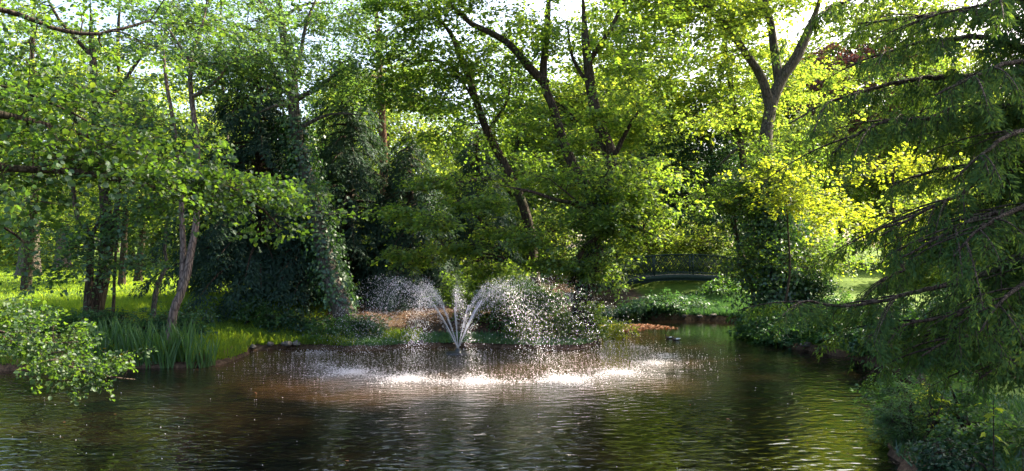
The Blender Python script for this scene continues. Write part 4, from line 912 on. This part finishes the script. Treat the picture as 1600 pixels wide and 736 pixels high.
# maple seedlings with large single leaves
def palmate(size, mat, name):
    a = np.array([-2.3, -1.75, -1.25, -0.85, -0.55, -0.28, 0, 0.28, 0.55, 0.85, 1.25, 1.75, 2.3])
    r = np.array([0.42, 0.30, 0.78, 0.42, 0.62, 0.5, 1.0, 0.5, 0.62, 0.42, 0.78, 0.30, 0.42])
    pts = np.array([(0, 0, 0)]+[(math.sin(x)*q, math.cos(x)*q+0.12, -0.16*q*q+0.05*abs(math.sin(x))) for x, q in zip(a, r)])*size
    return raw_mesh(name, [(pts, np.array([[0, k+1, k+2] for k in range(12)]))], mat)
def seedling(label, loc, hh, mat, size, n, spread, lean=(0, 0)):
    loc = np.array(loc); root = thing('maple_seedling', label, 'seedling', loc)
    c = resample([loc, loc+[lean[0]*0.4, lean[1]*0.4, hh*0.5], loc+[lean[0], lean[1], hh]], 0.05)
    part('stem', [tube(c, np.linspace(0.010, 0.004, len(c)), 5)], M['bark'], root, True)
    me = palmate(size, mat, 'leaf')
    for k in range(n):
        z = 0.3+0.7*k/(n-1); p = c[int(z*(len(c)-1))]-loc; az = k*2.4+rng.normal()*0.3
        o = link('leaf', me, root); l = spread*(0.7+0.5*rng.random())
        o.location = tuple(p+np.array([math.cos(az)*l, math.sin(az)*l, 0.05+0.05*rng.random()]))
        o.rotation_euler = (-0.55+rng.normal()*0.3, rng.normal()*0.35, az-1.57); s = 0.8+0.5*rng.random(); o.scale = (s, s, s)
seedling('maple seedling with large yellow lit leaves beside the near conifer trunk', (6.02, 9.6, gz(6.02, 9.6)), 0.95, M['golden'], 0.10, 12, 0.12)
seedling('low seedling with dull blue green leaves at the bottom right edge', (6.12, 9.2, gz(6.12, 9.2)), 0.42, M['laurel'], 0.10, 8, 0.10)

# irises along the left water edge: one plant, copied with its blades
def iris_proto():
    root = thing('iris_plant', 'yellow flag iris leaf fan at the left water edge', 'iris', (0, 0, 0), 'irises along the left water edge')
    n = 7; t = np.linspace(0, 1, n)
    w = 0.022*np.array([0.8, 1, 1.05, 1, 0.85, 0.55, 0.03])
    pts = []
    for s in (-1, 0, 1):
        pts += [(s*ww, 0.006*(1-abs(s))+0.0, tt) for tt, ww in zip(t, w)]
    pts = np.array(pts); fs = []
    for s in range(2):
        for k in range(n-1): fs.append([s*n+k, (s+1)*n+k, (s+1)*n+k+1, s*n+k+1])
    pts[:, 1] += 0.16*pts[:, 2]**3
    me = raw_mesh('blade', [(pts, np.array(fs))], M['blade'], True)
    for k in range(7):
        o = link('blade', me, root); a = k*2.4
        o.location = (math.cos(a)*0.05, math.sin(a)*0.05, 0); o.rotation_euler = (rng.normal()*0.16, rng.normal()*0.24, a); o.scale = (1, 1+rng.random(), 0.85+0.35*rng.random())
    note_kids(root); return root
proto = iris_proto(); n_iris = 42; first = True
def iris_flower(base, hh, root):
    part('stalk', [tube(np.array([base, base+[0.01, 0, hh*0.5], base+[0.03, 0, hh]]), 0.007, 5)], M['blade'], root, True)
    ch = []
    for a in (0.3, 2.4, 4.5):
        d = np.array([math.cos(a), math.sin(a), 0]); top = base+np.array([0.03, 0, hh])
        ch.append(leaves((top)[None], (d+[0, 0, 0.2])[None], np.array([[0, 0, 1.0]]), 0.085, 0.06, 'round', 0.1, 0.45))
        ch.append(leaves((top)[None], (d*0.3+[0, 0, 1])[None], d[None]*-1, 0.055, 0.03, 'round', 0.1, 0.1))
    part('flower', ch, M['petal'], root)
for i in range(n_iris):
    px = 142+(332-142)*i/(n_iris-1)+rng.normal()*3
    Y = 19.75+0.08*(i % 3)+rng.random()*0.5
    x = (px-CX)/FPX*Y
    while sdist(x, Y)[0] < -0.12: Y += 0.06; x = (px-CX)/FPX*Y
    o = proto if first else copy_tree(proto); first = False
    o.location = (x, Y, max(-0.05, gz(x, Y)-0.03)); o.rotation_euler = (0, 0, rng.random()*6.28); s = (0.80+0.38*rng.random())*(1 if px < 300 else 0.75); o.scale = (s, s, s)
for k, (px, py, Y, lab) in enumerate([(150, 545, 20.0, 'flowering iris with one yellow bloom near the left end of the iris bed'), (160, 562, 19.95, 'low flowering iris with a single yellow bloom close to the water'),
                            (178, 543, 20.3, 'flowering iris with one yellow bloom beside the thin sapling'), (190, 563, 19.9, 'flowering iris with the largest yellow bloom low in the bed')]):
    p = P(px, py, Y); base = np.array([p[0]-0.03, Y, max(0.0, gz(p[0], Y))])
    r = thing('flowering_iris', lab, 'iris', base)
    iris_flower(base, max(0.35, p[2]-base[2]), r)
    for b in range(4):
        part('blade', [leaves((base+rng.standard_normal(3)*[0.05, 0.05, 0])[None], np.array([[rng.normal()*0.2, rng.normal()*0.2, 1]]), np.array([[0, -1.0, 0.1]]), 0.8, 0.045, 'round', 0.1, 0.05)], M['blade'], r)

# grasses (nobody could count them)
def grass_patch(name, label, n, region, hgt, wid, mat, lean=0.35, keep=None, smin=0.06, smax=1e9, droop_to_water=0.0):
    (x0, x1), (y0, y1) = region
    x = rng.uniform(x0, x1, n); y = rng.uniform(y0, y1, n); s = sdist(x, y)
    k = (s > smin) & (s < smax)
    if keep is not None: k &= keep(x, y, s)
    x, y, s = x[k], y[k], s[k]; z = ground_z(x, y, s)
    D = np.stack([rng.normal(size=len(x))*lean, rng.normal(size=len(x))*lean, np.ones(len(x))], 1)
    H = hgt*(0.5+rng.random(len(x)))
    O = np.stack([x, y, z-0.02], 1)
    if droop_to_water:
        m1 = O+unit(D)*H[:, None]*0.55; tipd = np.stack([0*x, -np.ones(len(x))*droop_to_water, -0.25*np.ones(len(x))], 1)+rng.standard_normal((len(x), 3))*0.35
        S = unit(np.cross(D, [0.2, 1.0, 0.1])); tip = m1+tipd*H[:, None]*0.7
        V = np.stack([O-S*wid/2, O+S*wid/2, m1+S*wid/2, m1-S*wid/2, tip], 1).reshape(-1, 3); i = np.arange(len(x))[:, None]*5
        ch = [(V, i+np.array([[0, 1, 2, 3]])), (np.zeros((0, 3)), np.zeros((0, 3), int))]
        me = raw_mesh(name, [(V, i+np.array([[0, 1, 2, 3]])), (V.copy(), i+np.array([[3, 2, 4]]))], mat)
    else:
        me = raw_mesh(name, [leaves(O, D, np.array([0, -1.0, 0.2])+rng.standard_normal((len(x), 3))*0.8, H, wid, 'tri')], mat)
    tag(link(name, me), label, None, None, 'stuff'); return len(x)
grass_patch('bank_grass', 'rough grass on the left bank slope', 48000, ((-17, -6.5), (19.5, 31)), 0.20, 0.022, M['grass'], 0.45, keep=lambda x, y, s: (s < 9) & (rng.random(len(x)) < 0.9))
grass_patch('lawn_grass', 'mown lawn grass beyond the left bank', 60000, ((-42, -6), (28, 62)), 0.13, 0.05, M['grass'], 0.6)
grass_patch('edge_grass', 'long arching grass at the left water edge', 2600, ((-13.5, -6.8), (19.4, 24)), 0.6, 0.022, M['grass'], 0.3, smin=0.02, smax=1.3, droop_to_water=0.5)
grass_patch('dry_edge_grass', 'dry straw coloured grass hanging over the left water edge', 900, ((-14, -7.2), (19.2, 21.2)), 0.40, 0.018, M['dry'], 0.3, smin=0.0, smax=0.35, droop_to_water=0.9, keep=lambda x, y, s: (np.abs(x+12.4) < 1.0) | (x > -8.6))
grass_patch('clump_grass', 'dark tufted grass on the bank left of the leaning trunk', 3600, ((-8.6, -3.0), (23.6, 26)), 0.42, 0.024, M['grass'], 0.4, smin=0.05, smax=1.5, droop_to_water=0.4, keep=lambda x, y, s: (np.sin(x*2.1+1)+np.sin(y*3+x) > -0.2))
grass_patch('far_bank_grass', 'bright green grass slope on the far bank under the right half of the bridge', 16000, ((7.6, 11.5), (33.5, 40)), 0.30, 0.04, M['laurel'], 0.4, smin=0.1)
grass_patch('center_bank_cover', 'low green ground cover along the middle bank', 16000, ((-5.2, 3.0), (23.6, 26.2)), 0.16, 0.05, M['shrub'], 0.8, smin=0.04, smax=1.2)
grass_patch('near_bank_cover', 'low plants on the near right bank', 12000, ((5.2, 9), (8.5, 16)), 0.15, 0.026, M['ivy'], 0.8, smin=0.05)

# stones along the water edge
def stone(px, Y, r, lab):
    bm = bmesh.new(); bmesh.ops.create_icosphere(bm, subdivisions=2, radius=r)
    ph = rng.random(3)*6
    for v in bm.verts:
        d = v.co.normalized(); q = 1+0.22*math.sin(d.x*3+ph[0])+0.16*math.sin(d.y*4+ph[1])+0.10*math.sin(d.z*7+ph[2])
        v.co = d*r*q; v.co.x *= 1.35; v.co.z *= 0.6
    me = bpy.data.meshes.new('bank_stone'); bm.to_mesh(me); bm.free(); me.materials.append(M['rock'])
    x = (px-CX)/FPX*Y
    for _ in range(60):
        if sdist(x, Y)[0] > 0.02: break
        Y += 0.06; x = (px-CX)/FPX*Y
    o = link('bank_stone', me, None, (x, Y, gz(x, Y)+r*0.1)); o.rotation_euler = (0, 0, rng.random()*6); wh = 'left of the fountain' if px < 500 else 'behind the fountain' if px < 800 else 'below the grass slope by the bridge' if px < 1180 else 'along the right bank'
    tag(o, lab+' '+wh, 'stone', 'stones '+wh)
for px, Y in [(395, 23.4), (417, 23.3), (440, 23.3), (462, 23.2), (640, 24), (668, 24.1), (1070, 34.2), (1095, 34), (1118, 33.8), (1262, 23.6), (1278, 23.0)]:
    stone(px+rng.normal()*6, Y, 0.07+0.08*rng.random(), 'small grey brown stone at the water edge')

# floating fallen leaves in the far arm of the pond
n = 5200; x = rng.uniform(2.9, 6.8, n); y = rng.uniform(28.2, 33.0, n)
k = (sdist(x, y) < -0.03) & (((x-2.6)/4.0)**2+((y-30.8)/1.5+0.25*np.sin(x*2))**2 < 0.55+0.5*rng.random(n)); x, y = x[k], y[k]
D = np.stack([rng.normal(size=len(x)), rng.normal(size=len(x)), rng.normal(size=len(x))*0.12], 1); N = np.array([0, 0, 1.0])+rng.standard_normal((len(x), 3))*0.35
tag(link('floating_leaves', raw_mesh('floating_leaves', [leaves(np.stack([x, y, np.full(len(x), 0.015)], 1), D, N, 0.11*(0.6+rng.random(len(x))), 0.08, 'kite', 0.1, 0.05)], M['litter'])),
    'red brown drift of fallen leaves floating before the far bank', None, None, 'stuff')
n = 3000; x = rng.uniform(-6.4, 3.4, n); y = rng.uniform(24.6, 33, n); s = sdist(x, y); k = s > 0.5; x, y, s = x[k], y[k], s[k]; z = ground_z(x, y, s)+0.015
D = np.stack([rng.normal(size=len(x)), rng.normal(size=len(x)), rng.normal(size=len(x))*0.15], 1)
tag(link('fallen_leaves', raw_mesh('fallen_leaves', [leaves(np.stack([x, y, z], 1), D, np.array([0, 0, 1.0])+rng.standard_normal((len(x), 3))*0.4, 0.10, 0.07)], M['litter'])), 'brown fallen leaves on the bare earth under the conifers', None, None, 'stuff')

n = 60; x = rng.uniform(-12, 7, n); y = 10.0+16*rng.random(n)**1.2; k = (sdist(x, y) < -0.15); x, y = x[k], y[k]
D = np.stack([rng.normal(size=len(x)), rng.normal(size=len(x)), rng.normal(size=len(x))*0.08], 1); N = np.array([0, 0, 1.0])+rng.standard_normal((len(x), 3))*0.2
tag(link('scattered_leaves', raw_mesh('scattered_leaves', [leaves(np.stack([x, y, np.full(len(x), 0.012)], 1), D, N, 0.05*(0.5+rng.random(len(x))), 0.034, 'round', 0.1, 0.05)], M['litter'])),
    'single fallen leaves scattered over the open water', None, None, 'stuff')

# ------------------------------------------------------------------ arched iron footbridge with lattice railings
BC = P(1068, 400, 40); bx0, bx1 = -5.4, 6.2; ang = R(-8)
broot = thing('footbridge', 'arched dark green iron footbridge with diamond lattice railings', 'bridge', (BC[0], BC[1], 0))
broot.rotation_euler = (0, 0, ang)
def arch(x): return 1.90-0.030*x**2
def bpart(name, chunks, mat, smooth=False): return link(name, raw_mesh(name, chunks, mat, smooth), broot)
xs = np.linspace(bx0, bx1, 41)
def ribbon(y0, y1, ztop, zbot):
    n = len(xs); V = []
    for x in xs: V += [(x, y0, arch(x)+zbot), (x, y1, arch(x)+zbot), (x, y1, arch(x)+ztop), (x, y0, arch(x)+ztop)]
    F = []
    for k in range(n-1):
        for j in range(4): F.append([k*4+j, k*4+(j+1) % 4, k*4+4+(j+1) % 4, k*4+4+j])
    F += [[0, 3, 2, 1], [(n-1)*4, (n-1)*4+1, (n-1)*4+2, (n-1)*4+3]]
    return np.array(V), np.array(F)
for y in (-0.95, 0.95): bpart('girder', [ribbon(y-0.06, y+0.06, 0.0, -0.26)], M['bridge'])
for y in (-0.95, 0.95): bpart('lower_flange', [ribbon(y-0.11, y+0.11, -0.262, -0.30)], M['bridge'])
npl = 58
plank = raw_mesh('deck_plank', [box((0, 0, 0), (0.185, 1.76, 0.05))], M['deck'])
for k in range(npl):
    x = bx0+(bx1-bx0)*(k+0.5)/npl; o = link('deck_plank', plank, broot, (x, 0, arch(x)-0.05)); o.rotation_euler = (0, math.atan(0.06*x), 0)
RH = 1.02
for y in (-0.95, 0.95):
    bpart('top_rail', [ribbon(y-0.045, y+0.045, RH+0.03, RH-0.03)], M['bridge'])
    bpart('bottom_rail', [ribbon(y-0.03, y+0.03, 0.12, 0.07)], M['bridge'])
    for x in np.linspace(bx0, bx1, 7):
        bpart('railing_post', [box((x, y, arch(x)+RH/2), (0.075, 0.085, RH))], M['bridge'])
bar = raw_mesh('lattice_bar', [box((0, 0, 0), (0.036, 0.014, 1.0))], M['bridge'])
pitch = 0.29
for y in (-0.95, 0.95):
    k = 0; x = bx0
    while x < bx1-0.6:
        for sgn in (1, -1):
            a = np.array([x if sgn > 0 else x+0.58, 0, 0]); b = np.array([x+0.58 if sgn > 0 else x, 0, 0])
            a[2] = arch(a[0])+0.10; b[2] = arch(b[0])+RH-0.02
            o = link('lattice_bar', bar, broot); d = Vector(b-a); o.location = (*((a+b)/2)[:1], y+0.008*sgn, (a[2]+b[2])/2)
            o.rotation_euler = (0, math.atan2(d.x, d.z), 0); o.scale = (1, 1, d.length)
        x += pitch
# abutments
for x in (bx0-0.35, bx1+0.35): bpart('abutment', [box((x, 0, arch(x)-0.9), (0.9, 2.3, 1.6))], M['rock'])

# lamp beyond the trees
lp = P(806, 395, 44); b = np.array([lp[0], 44, gz(lp[0], 44)-0.05])
r = thing('park_lamp', 'slim grey park lamp with square lantern among the leaves behind the fountain', 'lamp', b)
part('pole', [tube(np.array([b, b+[0, 0, 1], b+[0, 0, P(0, 400, 44)[2]-b[2]]]), [0.05, 0.04, 0.035], 10)], M['post'], r, True)
lz = P(0, 400, 44)[2]
part('lantern', [box((lp[0], 44, lz+0.23), (0.26, 0.26, 0.40))], M['lampglass'], r)
part('lantern_cap', [box((lp[0], 44, lz+0.46), (0.36, 0.36, 0.05)), box((lp[0], 44, lz+0.51), (0.18, 0.18, 0.05))], M['post'], r)
part('lantern_base', [box((lp[0], 44, lz+0.015), (0.2, 0.2, 0.025))], M['post'], r)

# ducks
def duck(px, py, heading, lab):
    Y = EYE*FPX/(py-HY); p = np.array([(px-CX)/FPX*Y, Y, 0.0])
    r = thing('duck', lab, 'duck', p, 'ducks on the far water'); r.rotation_euler = (0, 0, heading); r.scale = (0.6, 0.6, 0.6)
    def ell(cx, cz, rx, ry, rz, nm, mat, tail=0.0):
        bm = bmesh.new(); bmesh.ops.create_uvsphere(bm, u_segments=14, v_segments=9, radius=1)
        for v in bm.verts:
            t = max(0, -v.co.x); v.co = Vector((cx+v.co.x*rx*(1+tail*t), v.co.y*ry*(1-0.55*tail*t), cz+v.co.z*rz*(1-0.45*t*tail)+tail*0.05*t*t))
        me = bpy.data.meshes.new(nm); bm.to_mesh(me); bm.free(); me.materials.append(mat); me.polygons.foreach_set('use_smooth', [True]*len(me.polygons)); return link(nm, me, r)
    ell(0, 0.06, 0.20, 0.105, 0.085, 'body', M['duck_dark'], 0.5)
    ell(-0.04, 0.075, 0.17, 0.112, 0.06, 'wing', M['duck_white'], 0.5)
    part_me = raw_mesh('neck', [tube(np.array([(0.15, 0, 0.07), (0.19, 0, 0.14), (0.185, 0, 0.21)]), [0.05, 0.035, 0.032], 10)], M['duck_dark'], True); link('neck', part_me, r)
    ell(0.20, 0.225, 0.05, 0.038, 0.038, 'head', M['duck_dark'])
    link('bill', raw_mesh('bill', [box((0.265, 0, 0.215), (0.06, 0.032, 0.012))], M['bill']), r)
    link('tail', raw_mesh('tail', [leaves(np.array([[-0.24, 0, 0.085]]), np.array([[-1, 0, 0.45]]), np.array([[0, 0, 1.0]]), 0.10, 0.09, 'round', 0.05, 0.0)], M['duck_white']), r)
duck(1045, 529, R(200), 'small duck with pale flank swimming on the far water, the one ahead on the left')
duck(1056, 531.5, R(190), 'small duck with pale flank swimming on the far water, following on the right')

# ------------------------------------------------------------------ fountain
froot = thing('fountain', 'floating pond fountain throwing a ring of white water jets', 'fountain', FOUNT)
def fpart(name, ch, mat, smooth=False, kind=None): return part(name, ch, mat, froot, smooth, kind)
th = np.linspace(0, 2*np.pi, 24, endpoint=False)
prof = [(0.0, -0.05), (0.34, -0.05), (0.36, 0.0), (0.34, 0.05), (0.18, 0.075), (0.0, 0.08)]
fpart('float', [tube(FOUNT+np.array([(0, 0, z) for r_, z in prof]), [max(r_, 0.001) for r_, z in prof], 24)], M['black'], True)
fpart('nozzle', [tube(FOUNT+np.array([(0, 0, 0.07), (0, 0, 0.14), (0, 0, 0.17)]), [0.09, 0.08, 0.05], 16)], M['black'], True)
jets = [(178, .25), (206, .45), (228, 1.0), (249, 1.35), (268, .6), (289, 1.35), (313, .7), (337, .25), (357, .15), (20, .3), (44, .75), (70, .3), (98, .4), (126, .4), (152, .4)]
Pd, Sd, Fp = [], [], []
g = 9.81
for az, wgt in jets:
    a = R(az+rng.normal()*1.5); hx = np.array([math.cos(a), math.sin(a), 0])
    H = 2.15+rng.normal()*0.08; vz = math.sqrt(2*g*H); T_ = 2*vz/g; rad = 5.1+rng.normal()*0.15; vh = rad/T_
    n = int(3200*wgt)
    t = T_*rng.random(n)**0.6; u = t/T_
    core = FOUNT+np.array([0, 0, 0.15])
    spread = (0.02+(0.24 if wgt > 1.4 else 0.31)*u**1.1)*(0.35+rng.random(n))
    # the stream breaks up: slower drops fall short
    v = 1-np.abs(rng.normal(size=n))*0.10*np.minimum(1, u*2.5)
    pos = core+hx*(vh*v*t)[:, None]+np.array([1.0, 0, 0])*(u**2)[:, None]+np.array([0, 0, 1.0])*(vz*v*t-0.5*g*t*t)[:, None]
    pos = pos+rng.standard_normal((n, 3))*spread[:, None]*np.array([0.55, 0.55, 0.5])
    k = pos[:, 2] > 0.01
    Pd.append(pos[k]); Sd.append((0.0038+0.0060*rng.random(k.sum())**3)*(1.15-0.3*u[k]))
    # solid stream near the nozzle
    tt = np.linspace(0.0, T_*0.20, 14)
    c = core+hx*(vh*tt)[:, None]*0.95+np.array([0, 0, 1.0])*(vz*tt-0.5*g*tt*tt)[:, None]
    if wgt > 0.55: fpart('water_jet', [tube(c, np.linspace(0.009, 0.020, 14), 6, 0.35)], M['drop'], True)
    land = FOUNT+hx*rad*0.98+np.array([0.95, 0, 0]); Fp.append((land, hx, wgt, az))
def octa(C, s, st=None):
    n = len(C); k = np.array([[1, 0, 0], [-1, 0, 0], [0, 1, 0], [0, -1, 0], [0, 0, 1], [0, 0, -1.0]])
    d = np.ones((n, 3)) if st is None else st
    V = C[:, None]+k[None]*(s[:, None]*d)[:, None]
    f = np.array([[0, 2, 4], [2, 1, 4], [1, 3, 4], [3, 0, 4], [2, 0, 5], [1, 2, 5], [3, 1, 5], [0, 3, 5]])
    return V.reshape(-1, 3), (np.arange(n)[:, None, None]*6+f[None]).reshape(-1, 3)
def tetra(C, s, st):
    n = len(C); k = np.array([[1, 0, -0.5], [-0.5, 0.87, -0.5], [-0.5, -0.87, -0.5], [0, 0, 1.0]])*1.15
    V = C[:, None]+k[None]*(s[:, None]*st)[:, None]
    f = np.array([[0, 1, 3], [1, 2, 3], [2, 0, 3], [0, 2, 1]])
    return V.reshape(-1, 3), (np.arange(n)[:, None, None]*4+f[None]).reshape(-1, 3)
Pd = np.vstack(Pd); Sd = np.concatenate(Sd)
fpart('water_spray', [tetra(Pd, Sd, 1+np.array([0, 0, 1.3])*rng.random((len(Pd), 1)))], M['drop'], False, 'stuff')
# splashes where the jets land, and flecks of foam drifting in the ring
Q, Qs = [], []
for land, hx, wgt, az in Fp:
    fw = {228: 1.0, 249: 1.3, 268: 1.1, 289: 1.5, 313: 0.8, 337: 0.4}.get(az, 0.1); n = int(2300*fw); side = np.array([-hx[1], hx[0], 0])
    front = land[1] < FOUNT[1]
    p = land+side*(rng.normal(size=n)*0.58*(0.25+1.2*rng.random(n)**2))[:, None]+hx*(rng.normal(size=n)*0.52*(0.25+1.2*rng.random(n)**2))[:, None]
    p[:, 2] = np.abs(rng.normal(size=n))**2*0.025
    Q.append(p); Qs.append(0.004+0.010*rng.random(n)**2)
n = 6500; a = rng.random(n)*6.283; r_ = 5.4*np.sqrt(rng.random(n))+rng.normal(size=n)*0.9
Q.append(np.stack([FOUNT[0]+np.cos(a)*r_*1.15+0.3, FOUNT[1]+np.sin(a)*r_, np.abs(rng.normal(size=n))*0.02], 1)); Qs.append(0.003+0.008*rng.random(n)**3)
Q = np.vstack(Q); Qs = np.concatenate(Qs); k = sdist(Q[:, 0], Q[:, 1]) < -0.1
fpart('foam', [tetra(Q[k], Qs[k], np.array([1.6, 1.6, 0.6])*np.ones((k.sum(), 1)))], M['drop'], False, 'stuff')
# bubbles and specks drifting on the open water
n = 200; x = rng.uniform(-12, 6, n); y = 10.2+9*rng.random(n)**1.3; k = sdist(x, y) < -0.3
tag(link('drifting_bubbles', raw_mesh('drifting_bubbles', [octa(np.stack([x[k], y[k], np.full(k.sum(), 0.004)], 1), 0.003+0.006*rng.random(k.sum())**2, np.array([1.4, 1.4, 0.7])*np.ones((k.sum(), 1)))], M['drop'])),
    'pale bubbles and specks drifting on the water', None, None, 'stuff')
print('tris', sum(sum(len(p.vertices)-2 for p in ()) or len(m.polygons) for m in bpy.data.meshes))
